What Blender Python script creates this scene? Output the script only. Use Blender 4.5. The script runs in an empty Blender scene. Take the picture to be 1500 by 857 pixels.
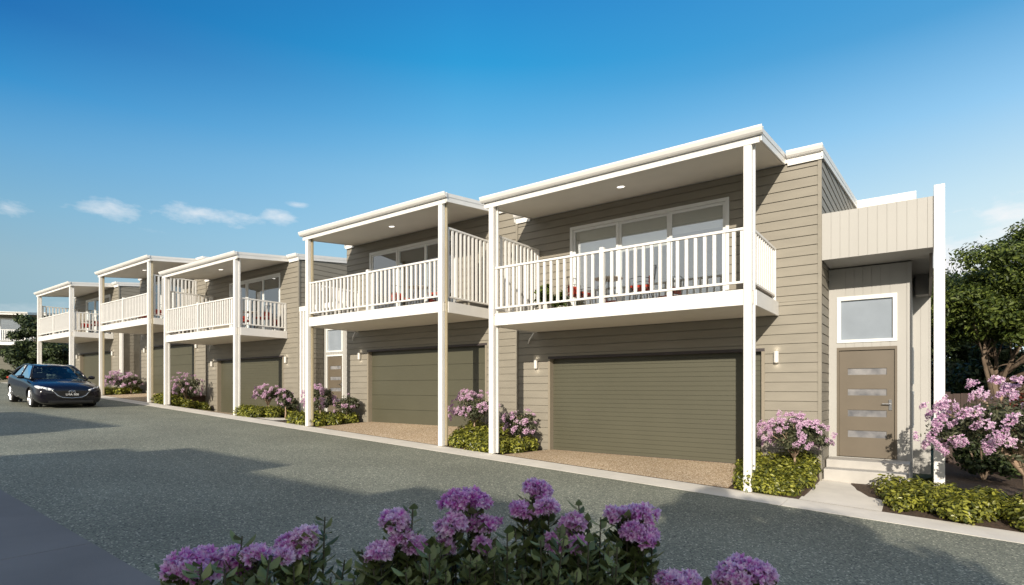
import bpy, math, random
import numpy as np
from mathutils import Vector, Matrix
R = math.radians
SC = bpy.context.scene
COL = SC.collection
random.seed(7)
rng = np.random.default_rng(11)

# ------------------------------------------------------------------ camera
cd = bpy.data.cameras.new('camera')
cd.sensor_width = 36; cd.lens = 822.5/1500*36
cd.shift_y = (568.26-428.5)/1500
cd.clip_start = 0.05; cd.clip_end = 8000
cd.dof.use_dof = True; cd.dof.focus_distance = 11; cd.dof.aperture_fstop = 9.0
cam = bpy.data.objects.new('camera', cd); COL.objects.link(cam)
cam.location = (0, 0, 0); cam.rotation_euler = (R(90), 0, R(36.37))
SC.camera = cam

# ------------------------------------------------------------------ light
SUN_DIR = Vector((-.32, 1, -.385)).normalized()          # direction the light travels
sl = bpy.data.lights.new('sun', 'SUN'); sl.energy = 4.9; sl.angle = R(.5); sl.color = (1, .905, .765)
so = bpy.data.objects.new('sun', sl); COL.objects.link(so)
so.rotation_euler = SUN_DIR.to_track_quat('-Z', 'Y').to_euler()
to_sun = -SUN_DIR
EL = math.asin(to_sun.z); AZ = math.atan2(to_sun.x, to_sun.y)

w = bpy.data.worlds.new('World'); SC.world = w; w.use_nodes = True
nt = w.node_tree; N = nt.nodes; L = nt.links
N.clear()
out = N.new('ShaderNodeOutputWorld'); bg = N.new('ShaderNodeBackground'); bg.inputs[1].default_value = .115
sky = N.new('ShaderNodeTexSky'); sky.sky_type = 'NISHITA'; sky.sun_disc = False
sky.sun_elevation = EL; sky.sun_rotation = AZ; sky.air_density = 1.15; sky.dust_density = .9; sky.ozone_density = 1.6
hs = N.new('ShaderNodeHueSaturation'); hs.inputs['Saturation'].default_value = 1.22; hs.inputs['Value'].default_value = 1.0
L.new(sky.outputs[0], hs.inputs['Color'])

def wm(op, a, b=None, c=None):
    n = N.new('ShaderNodeMath'); n.operation = op
    for i, v in enumerate((a, b, c)):
        if v is None: continue
        if isinstance(v, (int, float)): n.inputs[i].default_value = v
        else: L.new(v, n.inputs[i])
    return n.outputs[0]
tc = N.new('ShaderNodeTexCoord'); sx = N.new('ShaderNodeSeparateXYZ'); L.new(tc.outputs['Generated'], sx.inputs[0])
az = wm('ARCTAN2', sx.outputs[0], sx.outputs[1])                 # heading, 0 = +Y, positive towards +X
hl = wm('SQRT', wm('ADD', wm('MULTIPLY', sx.outputs[0], sx.outputs[0]), wm('MULTIPLY', sx.outputs[1], sx.outputs[1])))
el = wm('ARCTAN2', sx.outputs[2], hl)
mp = N.new('ShaderNodeMapping'); mp.inputs['Scale'].default_value = (1, 1, 2.6); L.new(tc.outputs['Generated'], mp.inputs[0])
nz = N.new('ShaderNodeTexNoise'); nz.inputs['Scale'].default_value = 11; nz.inputs['Detail'].default_value = 9; nz.inputs['Roughness'].default_value = .62
L.new(mp.outputs[0], nz.inputs['Vector'])
def cloud_dir(u, v):
    a = (u-750)/822.5; x = -.593+.805*a; y = .805+.593*a
    return math.atan2(x, y), math.atan2((568.26-v)/822.5, math.hypot(x, y))
total = None
for (u, v, wu, wv, amt) in ((8, 302, 62, 26, .75), (138, 308, 80, 22, .72), (302, 316, 92, 25, .8), (411, 318, 34, 14, .7),
                            (434, 300, 26, 6, .55), (250, 342, 60, 8, .25), (1480, 400, 170, 85, 1.0), (1400, 392, 80, 50, 1.0),
                            (40, 455, 150, 26, .35), (640, 395, 90, 10, .2)):
    a0, e0 = cloud_dir(u, v)
    a1, _ = cloud_dir(u+wu, v); _, e1 = cloud_dir(u, v-wv)
    da = wm('DIVIDE', wm('SUBTRACT', az, a0), abs(a1-a0)); de = wm('DIVIDE', wm('SUBTRACT', el, e0), abs(e1-e0))
    dd = wm('SQRT', wm('ADD', wm('MULTIPLY', da, da), wm('MULTIPLY', de, de)))
    m = wm('ADD', wm('SUBTRACT', .62 if u < 1300 else 1.15, dd), wm('MULTIPLY', wm('SUBTRACT', nz.outputs[0], .5), 3.4))
    cl = N.new('ShaderNodeClamp'); L.new(wm('MULTIPLY', m, amt*.95), cl.inputs[0]); cl.inputs[2].default_value = amt
    total = cl.outputs[0] if total is None else wm('MAXIMUM', total, cl.outputs[0])
mx = N.new('ShaderNodeMix'); mx.data_type = 'RGBA'
# the air is paler and brighter towards +Y (right of the view) and near the horizon
mr1 = N.new('ShaderNodeMapRange'); mr1.inputs[1].default_value = -1.75; mr1.inputs[2].default_value = .35; mr1.inputs[3].default_value = .72; mr1.inputs[4].default_value = 1.40; L.new(az, mr1.inputs[0])
tint = N.new('ShaderNodeVectorMath'); tint.operation = 'MULTIPLY'; tint.inputs[1].default_value = (.42, 1.45, 1.68); L.new(hs.outputs[0], tint.inputs[0])
tsc = N.new('ShaderNodeVectorMath'); tsc.operation = 'SCALE'; L.new(tint.outputs[0], tsc.inputs[0]); L.new(mr1.outputs[0], tsc.inputs['Scale'])
hz = wm('POWER', 2.718, wm('MULTIPLY', wm('MAXIMUM', el, 0), -2.9))
mr2 = N.new('ShaderNodeMapRange'); mr2.inputs[1].default_value = -1.6; mr2.inputs[2].default_value = .2; mr2.inputs[3].default_value = .42; mr2.inputs[4].default_value = .88; L.new(az, mr2.inputs[0])
mh = N.new('ShaderNodeMix'); mh.data_type = 'RGBA'; L.new(wm('MULTIPLY', hz, mr2.outputs[0]), mh.inputs[0]); L.new(tsc.outputs[0], mh.inputs[6]); mh.inputs[7].default_value = (3.9, 5.6, 6.5, 1)
# clear-air colours measured by elevation for three headings, blended over the raw sky texture
def lin(c): return tuple(((x/255+.055)/1.055)**2.4 for x in c)
def eramp(stops):
    r = N.new('ShaderNodeValToRGB'); L.new(wm('DIVIDE', wm('MAXIMUM', el, 0), R(90)), r.inputs[0]); e = r.color_ramp.elements
    for i, (d, c) in enumerate(stops):
        q = e[i] if i < 2 else e.new(d/90)
        q.position = d/90; q.color = (*lin(c), 1)
    return r.outputs[0]
rl = eramp(((0, (150, 172, 182)), (90, (14, 62, 128)), (9.6, (152, 182, 196)), (14, (128, 178, 208)), (18.4, (96, 164, 212)), (22.5, (42, 140, 204)), (27, (20, 104, 178)), (35, (16, 86, 160))))
rmid = eramp(((0, (190, 215, 228)), (90, (20, 80, 150)), (13, (172, 212, 234)), (20, (144, 199, 232)), (25, (98, 178, 227)), (30, (44, 156, 216)), (35, (38, 136, 204))))
rr = eramp(((0, (226, 238, 240)), (90, (30, 95, 165)), (12.6, (220, 237, 241)), (15.5, (203, 229, 241)), (21.5, (150, 202, 239)), (28, (80, 158, 212)), (36, (55, 140, 205))))
f1 = N.new('ShaderNodeMapRange'); f1.inputs[1].default_value = R(-82); f1.inputs[2].default_value = R(-42); L.new(az, f1.inputs[0])
f2 = N.new('ShaderNodeMapRange'); f2.inputs[1].default_value = R(-38); f2.inputs[2].default_value = R(6); L.new(az, f2.inputs[0])
def cmix(f, a, b):
    q = N.new('ShaderNodeMix'); q.data_type = 'RGBA'
    if isinstance(f, float): q.inputs[0].default_value = f
    else: L.new(f, q.inputs[0])
    L.new(a, q.inputs[6]); L.new(b, q.inputs[7]); return q.outputs[2]
air = cmix(f2.outputs[0], cmix(f1.outputs[0], rl, rmid), rr)
air8 = N.new('ShaderNodeVectorMath'); air8.operation = 'SCALE'; air8.inputs['Scale'].default_value = 8.0; L.new(air, air8.inputs[0])
blend = cmix(.92, mh.outputs[2], air8.outputs[0])
# neutral, brightened sky added on the sun's side, behind the viewer, to fill shadows
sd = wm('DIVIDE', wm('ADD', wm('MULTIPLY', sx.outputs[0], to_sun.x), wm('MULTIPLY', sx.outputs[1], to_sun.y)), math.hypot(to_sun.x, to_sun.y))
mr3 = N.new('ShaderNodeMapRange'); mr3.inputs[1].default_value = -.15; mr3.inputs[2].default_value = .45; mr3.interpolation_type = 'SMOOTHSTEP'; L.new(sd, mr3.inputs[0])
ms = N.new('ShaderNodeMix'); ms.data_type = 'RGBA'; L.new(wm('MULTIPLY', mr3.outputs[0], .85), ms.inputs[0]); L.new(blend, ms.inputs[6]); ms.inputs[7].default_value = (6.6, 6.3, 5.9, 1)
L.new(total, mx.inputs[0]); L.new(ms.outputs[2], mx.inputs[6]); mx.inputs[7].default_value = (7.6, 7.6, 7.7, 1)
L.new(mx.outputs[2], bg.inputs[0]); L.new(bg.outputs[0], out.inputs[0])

SC.view_settings.view_transform = 'Standard'; SC.view_settings.look = 'None'
SC.view_settings.exposure = 0.12; SC.view_settings.gamma = 1; SC.view_settings.use_curve_mapping = False
SC.render.engine = 'CYCLES'
SC.cycles.max_bounces = 8; SC.cycles.transparent_max_bounces = 12

# ------------------------------------------------------------------ materials
def mat(name, col, rough=.6, var=.0, scale=3.0, bump=0, bscale=40, spec=.5, metal=0, col2=None, coat=0, detail=6, stretch=None):
    m = bpy.data.materials.new(name); m.use_nodes = True
    n = m.node_tree.nodes; l = m.node_tree.links; b = n['Principled BSDF']
    b.inputs['Base Color'].default_value = (*col, 1); b.inputs['Roughness'].default_value = rough
    b.inputs['Metallic'].default_value = metal; b.inputs['Specular IOR Level'].default_value = spec
    b.inputs['Coat Weight'].default_value = coat
    t = n.new('ShaderNodeTexCoord'); vec = t.outputs['Object']
    if stretch:
        mpn = n.new('ShaderNodeMapping'); mpn.inputs['Scale'].default_value = stretch; l.new(vec, mpn.inputs[0]); vec = mpn.outputs[0]
    if var or col2:
        z = n.new('ShaderNodeTexNoise'); z.inputs['Scale'].default_value = scale; z.inputs['Detail'].default_value = detail
        l.new(vec, z.inputs['Vector'])
        r = n.new('ShaderNodeValToRGB'); r.color_ramp.elements[0].position = .32; r.color_ramp.elements[1].position = .68
        c2 = col2 or tuple(min(1, c*(1+var)) for c in col); c1 = col if col2 else tuple(c*(1-var) for c in col)
        r.color_ramp.elements[0].color = (*c1, 1); r.color_ramp.elements[1].color = (*c2, 1)
        l.new(z.outputs[0], r.inputs[0]); l.new(r.outputs[0], b.inputs['Base Color'])
    if bump:
        z2 = n.new('ShaderNodeTexNoise'); z2.inputs['Scale'].default_value = bscale; z2.inputs['Detail'].default_value = 5
        l.new(vec, z2.inputs['Vector'])
        bp = n.new('ShaderNodeBump'); bp.inputs['Strength'].default_value = bump; bp.inputs['Distance'].default_value = .02
        l.new(z2.outputs[0], bp.inputs['Height']); l.new(bp.outputs[0], b.inputs['Normal'])
    return m

def leafmat(name, dark, light, rough=.5, trans=.25, spec=.4):
    m = bpy.data.materials.new(name); m.use_nodes = True
    n = m.node_tree.nodes; l = m.node_tree.links; b = n['Principled BSDF']
    at = n.new('ShaderNodeAttribute'); at.attribute_name = 'tone'
    r = n.new('ShaderNodeValToRGB'); r.color_ramp.elements[0].color = (*dark, 1); r.color_ramp.elements[1].color = (*light, 1)
    l.new(at.outputs['Fac'], r.inputs[0]); l.new(r.outputs[0], b.inputs['Base Color'])
    b.inputs['Roughness'].default_value = rough; b.inputs['Specular IOR Level'].default_value = spec
    tr = n.new('ShaderNodeBsdfTranslucent'); l.new(r.outputs[0], tr.inputs[0])
    mxs = n.new('ShaderNodeMixShader'); mxs.inputs[0].default_value = trans
    l.new(b.outputs[0], mxs.inputs[1]); l.new(tr.outputs[0], mxs.inputs[2])
    l.new(mxs.outputs[0], n['Material Output'].inputs[0])
    return m

def speckle(name, base, specks, scale, rough=.85, bump=.5, patch=.12):
    """stone chips: voronoi cells, each with its own colour from the ramp"""
    m = bpy.data.materials.new(name); m.use_nodes = True
    n = m.node_tree.nodes; l = m.node_tree.links; b = n['Principled BSDF']
    t = n.new('ShaderNodeTexCoord')
    v = n.new('ShaderNodeTexVoronoi'); v.inputs['Scale'].default_value = scale; l.new(t.outputs['Object'], v.inputs['Vector'])
    r = n.new('ShaderNodeValToRGB'); r.color_ramp.interpolation = 'CONSTANT'
    els = r.color_ramp.elements; els[0].color = (*base, 1); els[1].position = specks[0][0]; els[1].color = (*specks[0][1], 1)
    for p, c in specks[1:]:
        e = els.new(p); e.color = (*c, 1)
    sp = n.new('ShaderNodeSeparateColor'); l.new(v.outputs['Color'], sp.inputs[0]); l.new(sp.outputs[0], r.inputs[0])
    z = n.new('ShaderNodeTexNoise'); z.inputs['Scale'].default_value = .55; z.inputs['Detail'].default_value = 7; l.new(t.outputs['Object'], z.inputs['Vector'])
    mr = n.new('ShaderNodeMapRange'); mr.inputs[1].default_value = .3; mr.inputs[2].default_value = .7; mr.inputs[3].default_value = 1-patch; mr.inputs[4].default_value = 1+patch
    l.new(z.outputs[0], mr.inputs[0])
    vm = n.new('ShaderNodeVectorMath'); vm.operation = 'SCALE'; l.new(r.outputs[0], vm.inputs[0]); l.new(mr.outputs[0], vm.inputs['Scale'])
    l.new(vm.outputs[0], b.inputs['Base Color']); b.inputs['Roughness'].default_value = rough; b.inputs['Specular IOR Level'].default_value = .35
    bp = n.new('ShaderNodeBump'); bp.inputs['Strength'].default_value = bump; bp.inputs['Distance'].default_value = .008
    l.new(v.outputs['Distance'], bp.inputs['Height']); l.new(bp.outputs[0], b.inputs['Normal'])
    return m

def glassmat(name, tint=(.95, .97, .97), refl=.25):
    m = bpy.data.materials.new(name); m.use_nodes = True
    n = m.node_tree.nodes; l = m.node_tree.links; n.remove(n['Principled BSDF'])
    tr = n.new('ShaderNodeBsdfTransparent'); tr.inputs[0].default_value = (*tint, 1)
    g = n.new('ShaderNodeBsdfGlossy'); g.inputs['Roughness'].default_value = .015; g.inputs[0].default_value = (.92, .96, 1, 1)
    fr = n.new('ShaderNodeFresnel'); fr.inputs[0].default_value = 1.5
    a = n.new('ShaderNodeMath'); a.operation = 'ADD'; a.inputs[1].default_value = refl; a.use_clamp = True; l.new(fr.outputs[0], a.inputs[0])
    ms = n.new('ShaderNodeMixShader'); l.new(a.outputs[0], ms.inputs[0]); l.new(tr.outputs[0], ms.inputs[1]); l.new(g.outputs[0], ms.inputs[2])
    l.new(ms.outputs[0], n['Material Output'].inputs[0])
    return m

def emat(name, col, s):
    m = bpy.data.materials.new(name); m.use_nodes = True; b = m.node_tree.nodes['Principled BSDF']
    b.inputs['Emission Color'].default_value = (*col, 1); b.inputs['Emission Strength'].default_value = s
    b.inputs['Base Color'].default_value = (.8, .8, .8, 1)
    return m

M = dict(
    white=mat('white_paint', (.78, .765, .735), .42, .035, 2.2, bump=.03, bscale=25),
    soffit=mat('soffit_paint', (.70, .66, .58), .7, .03, 1.5),
    siding=mat('taupe_weatherboard', (.255, .232, .188), .62, .06, 1.6, bump=.06, bscale=60, stretch=(1, 1, 4)),
    garage=mat('olive_garage_metal', (.080, .077, .050), .5, .04, 1.2, bump=.03, bscale=30),
    darktrim=mat('dark_trim', (.05, .04, .04), .5, .1, 4),
    tanpost=mat('tan_downpipe', (.43, .37, .25), .5, .05, 3),
    jamb=mat('jamb_paint', (.27, .235, .18), .6, .05, 3),
    clad=mat('pale_grooved_panel', (.405, .395, .37), .6, .03, 1.2),
    wframe=mat('window_frame_white', (.76, .77, .75), .4, .02, 4),
    door=mat('brown_door_paint', (.138, .113, .082), .45, .05, 2.5, bump=.02),
    glass=glassmat('window_glass'),
    dglass=glassmat('door_slot_glass', (.75, .75, .75), .45),
    frost=mat('obscure_glass', (.29, .33, .38), .08, .08, 2, spec=.9),
    slot=mat('slot_glass_painted_reflection', (.13, .135, .15), .06, .25, 3.5, spec=1, col2=(.36, .35, .35)),  # pale reflection is painted into the colour of the door panes
    chrome=mat('brushed_steel', (.65, .65, .66), .25, .03, 20, metal=1),
    blind=mat('cream_roller_blind', (.90, .85, .75), .8, .03, 8),
    room=mat('room_paint', (.55, .53, .50), .8, .05, 1),
    curtain=mat('curtain_cloth', (.25, .20, .16), .9, .1, 12),
    deck=mat('deck_board', (.28, .22, .17), .7, .15, 5),
    roof=mat('roof_sheet', (.66, .65, .62), .45, .05, 1.2),
    concrete=mat('pale_concrete', (.72, .68, .61), .8, .07, 2.2, bump=.2, bscale=70),
    slab=mat('grey_concrete', (.185, .18, .175), .85, .10, 1.1, bump=.15, bscale=60),
    step=mat('step_concrete', (.46, .44, .41), .75, .08, 3, bump=.12, bscale=60),
    asphalt=speckle('asphalt_chip', (.150, .160, .130), ((.30, (.200, .212, .168)), (.66, (.262, .272, .212)), (.90, (.50, .49, .39)), (.955, (.07, .075, .07))), 62, patch=.15),
    agg=speckle('exposed_aggregate', (.40, .29, .18), ((.3, (.54, .42, .29)), (.62, (.28, .19, .115)), (.8, (.72, .61, .47))), 60, patch=.1),
    soil=mat('bark_mulch', (.045, .03, .02), .95, bump=.9, bscale=45, col2=(.11, .07, .045), scale=28),
    lawn=mat('rough_lawn', (.035, .05, .018), .95, bump=.8, bscale=25, col2=(.075, .09, .035), scale=6),
    bark=mat('bark', (.13, .09, .06), .9, bump=.8, bscale=22, col2=(.24, .18, .13), scale=9, stretch=(1, 1, .25)),
    palebark=mat('pale_bark', (.30, .20, .135), .85, bump=.4, bscale=22, col2=(.42, .31, .22), scale=9, stretch=(1, 1, .3)),
    stem=mat('green_stem', (.06, .055, .03), .7, .2, 15),
    cover=leafmat('ground_cover_leaf', (.045, .06, .008), (.40, .40, .06), .38, .22, .6),
    bushleaf=leafmat('bush_leaf', (.035, .045, .02), (.15, .155, .085), .5, .2),
    treeleaf=leafmat('tree_leaf', (.028, .050, .010), (.17, .215, .04), .5, .28),
    darkleaf=leafmat('dark_tree_leaf', (.015, .030, .013), (.085, .115, .035), .55, .2),
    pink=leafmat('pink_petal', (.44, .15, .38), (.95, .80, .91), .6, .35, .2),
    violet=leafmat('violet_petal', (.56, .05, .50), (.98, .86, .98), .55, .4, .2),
    redleaf=leafmat('russet_leaf', (.09, .02, .012), (.25, .06, .03), .5, .2),
    nearleaf=leafmat('near_leaf', (.09, .12, .04), (.26, .31, .11), .42, .25, .5),
    fence=mat('dark_fence_timber', (.06, .04, .033), .8, .25, 5, bump=.3, bscale=30, stretch=(3, 3, .3)),
    paint=mat('black_car_paint', (.006, .005, .009), .16, coat=.35, spec=.4),
    cglass=glassmat('car_glass', (.42, .52, .52), .0),
    tyre=mat('tyre_rubber', (.018, .018, .018), .85, .1, 20),
    alloy=mat('alloy_rim', (.55, .55, .56), .3, .03, 10, metal=.8),
    lens=mat('lamp_lens', (.75, .77, .8), .08, spec=1),
    plate=mat('number_plate_black', (.015, .015, .015), .4),
    platetext=mat('number_plate_white', (.85, .85, .85), .5),
    seatdark=mat('car_seat', (.05, .05, .05), .9),
    cushion=mat('red_cushion', (.42, .04, .018), .85, .08, 12),
    wire=mat('dark_wire_metal', (.03, .028, .03), .4),
    tablew=mat('pale_table_top', (.62, .60, .56), .5, .04, 4),
    pot=mat('white_pot', (.7, .68, .64), .5, .05, 6),
    hill=mat('forested_hill_painted_haze', (.11, .14, .16), .95, .15, .01),  # bluish grey puts distance haze into the forest colour
    lampglow=emat('lamp_glow', (1, .93, .82), 2.2),
    lampbody=mat('lamp_body', (.72, .70, .66), .4, .02, 8),
)

# ------------------------------------------------------------------ mesh helpers
class MB:
    def __init__(s): s.v = []; s.f = []
    def box(s, x0, x1, y0, y1, z0, z1):
        b = len(s.v)
        s.v += [(x0,y0,z0),(x1,y0,z0),(x1,y1,z0),(x0,y1,z0),(x0,y0,z1),(x1,y0,z1),(x1,y1,z1),(x0,y1,z1)]
        s.f += [tuple(b+i for i in q) for q in ((0,3,2,1),(4,5,6,7),(0,1,5,4),(1,2,6,5),(2,3,7,6),(3,0,4,7))]
        return s
    def quad(s, *p):
        b = len(s.v); s.v += [tuple(q) for q in p]; s.f.append(tuple(range(b, b+len(p)))); return s
    def hexa(s, bot, top):
        b = len(s.v); n = len(bot); s.v += [tuple(q) for q in bot] + [tuple(q) for q in top]
        s.f.append(tuple(b+i for i in reversed(range(n)))); s.f.append(tuple(b+n+i for i in range(n)))
        for i in range(n): j = (i+1) % n; s.f.append((b+i, b+j, b+n+j, b+n+i))
        return s
    def tube(s, pts, rad, seg=8, cap=True):
        pts = [Vector(p) for p in pts]; rad = rad if hasattr(rad, '__len__') else [rad]*len(pts)
        b = len(s.v); prev = None
        for i, p in enumerate(pts):
            t = (pts[min(i+1, len(pts)-1)]-pts[max(i-1, 0)])
            t = t.normalized() if t.length > 1e-9 else Vector((0, 0, 1))
            a = prev if prev is not None else (Vector((1, 0, 0)) if abs(t.x) < .8 else Vector((0, 1, 0)))
            a = (a-t*a.dot(t)).normalized(); prev = a; c = t.cross(a)
            for k in range(seg):
                an = 2*math.pi*k/seg; q = p+(a*math.cos(an)+c*math.sin(an))*rad[i]; s.v.append(tuple(q))
        for i in range(len(pts)-1):
            for k in range(seg):
                k2 = (k+1) % seg; s.f.append((b+i*seg+k, b+i*seg+k2, b+(i+1)*seg+k2, b+(i+1)*seg+k))
        if cap:
            s.f.append(tuple(b+k for k in reversed(range(seg)))); e = b+(len(pts)-1)*seg; s.f.append(tuple(e+k for k in range(seg)))
        return s
    def lathe(s, prof, seg=24, axis='z', c=(0, 0, 0)):
        b = len(s.v)
        for r, h in prof:
            for k in range(seg):
                a = 2*math.pi*k/seg; x, y = r*math.cos(a), r*math.sin(a)
                p = (x, y, h) if axis == 'z' else (x, h, y)
                s.v.append((p[0]+c[0], p[1]+c[1], p[2]+c[2]))
        for i in range(len(prof)-1):
            for k in range(seg):
                k2 = (k+1) % seg; s.f.append((b+i*seg+k, b+i*seg+k2, b+(i+1)*seg+k2, b+(i+1)*seg+k))
        return s
    def mesh(s, name, m, smooth=False):
        me = bpy.data.meshes.new(name); me.from_pydata(s.v, [], s.f)
        if m: me.materials.append(m)
        if smooth: me.polygons.foreach_set('use_smooth', [True]*len(me.polygons))
        me.update(); return me
    def build(s, name, m, parent=None, smooth=False, bevel=0, loc=None, sub=0):
        o = bpy.data.objects.new(name, s.mesh(name, m, smooth)); COL.objects.link(o)
        if parent: o.parent = parent
        if loc: o.location = loc
        if bevel:
            bm = o.modifiers.new('bevel', 'BEVEL'); bm.width = bevel; bm.segments = 2; bm.limit_method = 'ANGLE'
        if sub:
            sb = o.modifiers.new('sub', 'SUBSURF'); sb.levels = sub; sb.render_levels = sub
        return o
def link(name, me, parent=None, loc=(0, 0, 0), rot=(0, 0, 0), sc=(1, 1, 1)):
    o = bpy.data.objects.new(name, me); COL.objects.link(o)
    if parent: o.parent = parent
    o.location = loc; o.rotation_euler = rot; o.scale = sc; return o
def tag(o, label=None, cat=None, group=None, kind=None):
    if label: o['label'] = label
    if cat: o['category'] = cat
    if group: o['group'] = group
    if kind: o['kind'] = kind
    return o
def thing(name, loc, label, cat, group=None, rz=0):
    o = bpy.data.objects.new(name, None); COL.objects.link(o); o.location = loc; o.rotation_euler = (0, 0, rz)
    o.empty_display_size = .3
    return tag(o, label, cat, group)

def boards(mb, o, a, n, s0, s1, z0, z1, pitch, zref=0, groove=.014, depth=.022, lip=.010, ylim=None):
    """horizontal lapped boards on the plane through o spanned by a (horizontal) and up, outward n; ylim(z) trims the start"""
    o = Vector(o); a = Vector(a); n = Vector(n); up = Vector((0, 0, 1))
    P = lambda s_, z, d: tuple(o+a*s_+up*z+n*d)
    k = math.floor((z0-zref)/pitch+1e-6)
    while zref+k*pitch < z1-1e-6:
        b = zref+k*pitch; t = b+pitch; g = b+groove; b = max(b, z0); t = min(t, z1); g = max(b, min(g, t)); k += 1
        if ylim:
            sb, sg, st = max(s0, ylim(b)), max(s0, ylim(g)), max(s0, ylim(t))
        else: sb = sg = st = s0
        if g > b: mb.quad(P(sb, b, 0), P(s1, b, 0), P(s1, g, 0), P(sg, g, 0))
        if t > g:
            mb.quad(P(sg, g, 0), P(s1, g, 0), P(s1, g, depth), P(sg, g, depth))
            mb.quad(P(sg, g, depth), P(s1, g, depth), P(s1, t, depth-lip), P(st, t, depth-lip))
            mb.quad(P(st, t, depth-lip), P(s1, t, depth-lip), P(s1, t, 0), P(st, t, 0))
            mb.quad(P(sg, g, 0), P(sg, g, depth), P(st, t, depth-lip), P(st, t, 0))
            mb.quad(P(s1, g, depth), P(s1, g, 0), P(s1, t, 0), P(s1, t, depth-lip))
def vboards(mb, o, a, n, s0, s1, z0, z1, pitch, groove=.009, depth=.010):
    o = Vector(o); a = Vector(a); n = Vector(n); up = Vector((0, 0, 1))
    P = lambda s_, z, d: tuple(o+a*s_+up*z+n*d)
    s_ = s0
    while s_ < s1-1e-6:
        e = min(s_+pitch, s1); g = min(e, s_+groove) if s_ > s0 else s_
        if g > s_: mb.quad(P(s_, z0, 0), P(g, z0, 0), P(g, z1, 0), P(s_, z1, 0))
        mb.quad(P(g, z0, depth), P(e, z0, depth), P(e, z1, depth), P(g, z1, depth))
        mb.quad(P(g, z0, 0), P(g, z0, depth), P(g, z1, depth), P(g, z1, 0))
        mb.quad(P(e, z0, depth), P(e, z0, 0), P(e, z1, 0), P(e, z1, depth))
        mb.quad(P(g, z0, 0), P(e, z0, 0), P(e, z0, depth), P(g, z0, depth))
        mb.quad(P(g, z1, depth), P(e, z1, depth), P(e, z1, 0), P(g, z1, 0))
        s_ = e

# ------------------------------------------------------------------ terrain
XA = -2.368; SLOPE = .0476
def g(x):
    z = -1.74-SLOPE*(x-XA)
    return max(-2.3, min(.35, z))
WY = 11.77
def pad(x):
    if x > -1.58: return -1.72
    if x > -8.52: return -1.55
    if x > -25.15: return -1.10
    return -.27
def h(x, y): return g(x)+(pad(x)-g(x))*max(0, min(1, (y-9.9)/1.95))

def sheet(name, xs, ys, zf, m, kind='structure'):
    v = [(x, y, zf(x, y)) for y in ys for x in xs]; nx = len(xs)
    f = [(j*nx+i, j*nx+i+1, (j+1)*nx+i+1, (j+1)*nx+i) for j in range(len(ys)-1) for i in range(nx-1)]
    me = bpy.data.meshes.new(name); me.from_pydata(v, [], f); me.materials.append(m)
    o = bpy.data.objects.new(name, me); COL.objects.link(o); return tag(o, kind=kind)
XF = 2.3e-9
kn = [-3000, -400, -120, -70, -60, -46.3, -42, -41.9, -1.62, -1.6, 0.28, 9.3, 30, 120, 400, 3000]
def gz(x, y):
    z = g(x)-.05
    if -42 <= x <= -1.6 and 9.95 <= y <= 22: z -= .8
    if -1.6 < x <= .28 and 9.95 <= y <= 15.5: z -= .3
    return z
sheet('ground', kn, [-3000, -200, -30, 9.9, 9.95, 15.5, 15.55, 22, 22.05, 60, 300, 3000], gz, M['lawn'])
xs = [-75, -60, -46.3, -30, -15, -5, 9.3, 25]
sheet('road', xs, [2.0, 9.2], lambda x, y: g(x), M['asphalt'])
# concrete kerb strip along the houses, with joints
mb = MB(); x = -46.0
while x < 12:
    x1 = x+2.94; 
    for (a, b) in ((x, x1),):
        mb.hexa([(a, 9.2, g(a)-.04), (b, 9.2, g(b)-.04), (b, 9.9, g(b)-.04), (a, 9.9, g(a)-.04)],
                [(a, 9.2, g(a)+.004), (b, 9.2, g(b)+.004), (b, 9.9, g(b)+.004), (a, 9.9, g(a)+.004)])
    x += 2.95
tag(mb.build('kerb', M['concrete']), kind='structure')
# concrete slab on the near side of the lane
mb = MB(); x = -62.0+.8
while x < 8:
    a, b = x, x+4.19
    mb.hexa([(a, -6, g(a)-.04), (b, -6, g(b)-.04), (b, 2.0, g(b)-.04), (a, 2.0, g(a)-.04)],
            [(a, -6, g(a)+.014), (b, -6, g(b)+.014), (b, 2.0, g(b)+.014), (a, 2.0, g(a)+.014)])
    x += 4.2
tag(mb.build('pavement', M['slab'], bevel=.006), kind='structure')

fine = sorted(set([round(-42+.5*i, 3) for i in range(98)] + [-25.16, -25.14, -8.53, -8.51, -1.59, -1.57]))
sheet('garden_soil', fine, [9.9, 10.5, 11.2, 11.9], lambda x, y: h(x, y)-.012, M['soil'])
sheet('garden_soil', [.28, 2, 5, 8, 12], [11.9, 13, 15.5, 18], lambda x, y: g(x)+.02, M['soil'])
for (a, b) in ((-7.55, -2.72), (-14.45, -9.55), (-24.2, -19.3), (-31.2, -26.1), (-40.9, -35.9)):
    nx = [a+(b-a)*i/8 for i in range(9)]
    sheet('driveway', nx, [9.9, 10.5, 11.2, 11.95], lambda x, y: h(x, y)+.012, M['agg'])
sheet('path', [-1.62, -1.2, -.8, -.52], [9.88, 10.8, 12.2], lambda x, y: g(x)+.009+.03*max(0, y-9.9), M['concrete'])
sheet('path', [-17.85, -17.3, -16.75], [9.9, 10.8, 12.2, 13.1], lambda x, y: h(x, y)+.02, M['concrete'])
sheet('path', [-34.2, -33.5, -32.9], [9.9, 10.8, 12.2, 13.1], lambda x, y: h(x, y)+.02, M['concrete'])
# kerb and verge across the far end of the lane
mb = MB(); mb.box(-56.2, -55.9, -20, 9.2, .3, .47); tag(mb.build('kerb', M['concrete'], bevel=.01), kind='structure')
mb = MB(); mb.quad((-400, 60, .3), (-400, 260, .3), (-420, 260, 20), (-420, 60, 16))
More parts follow.
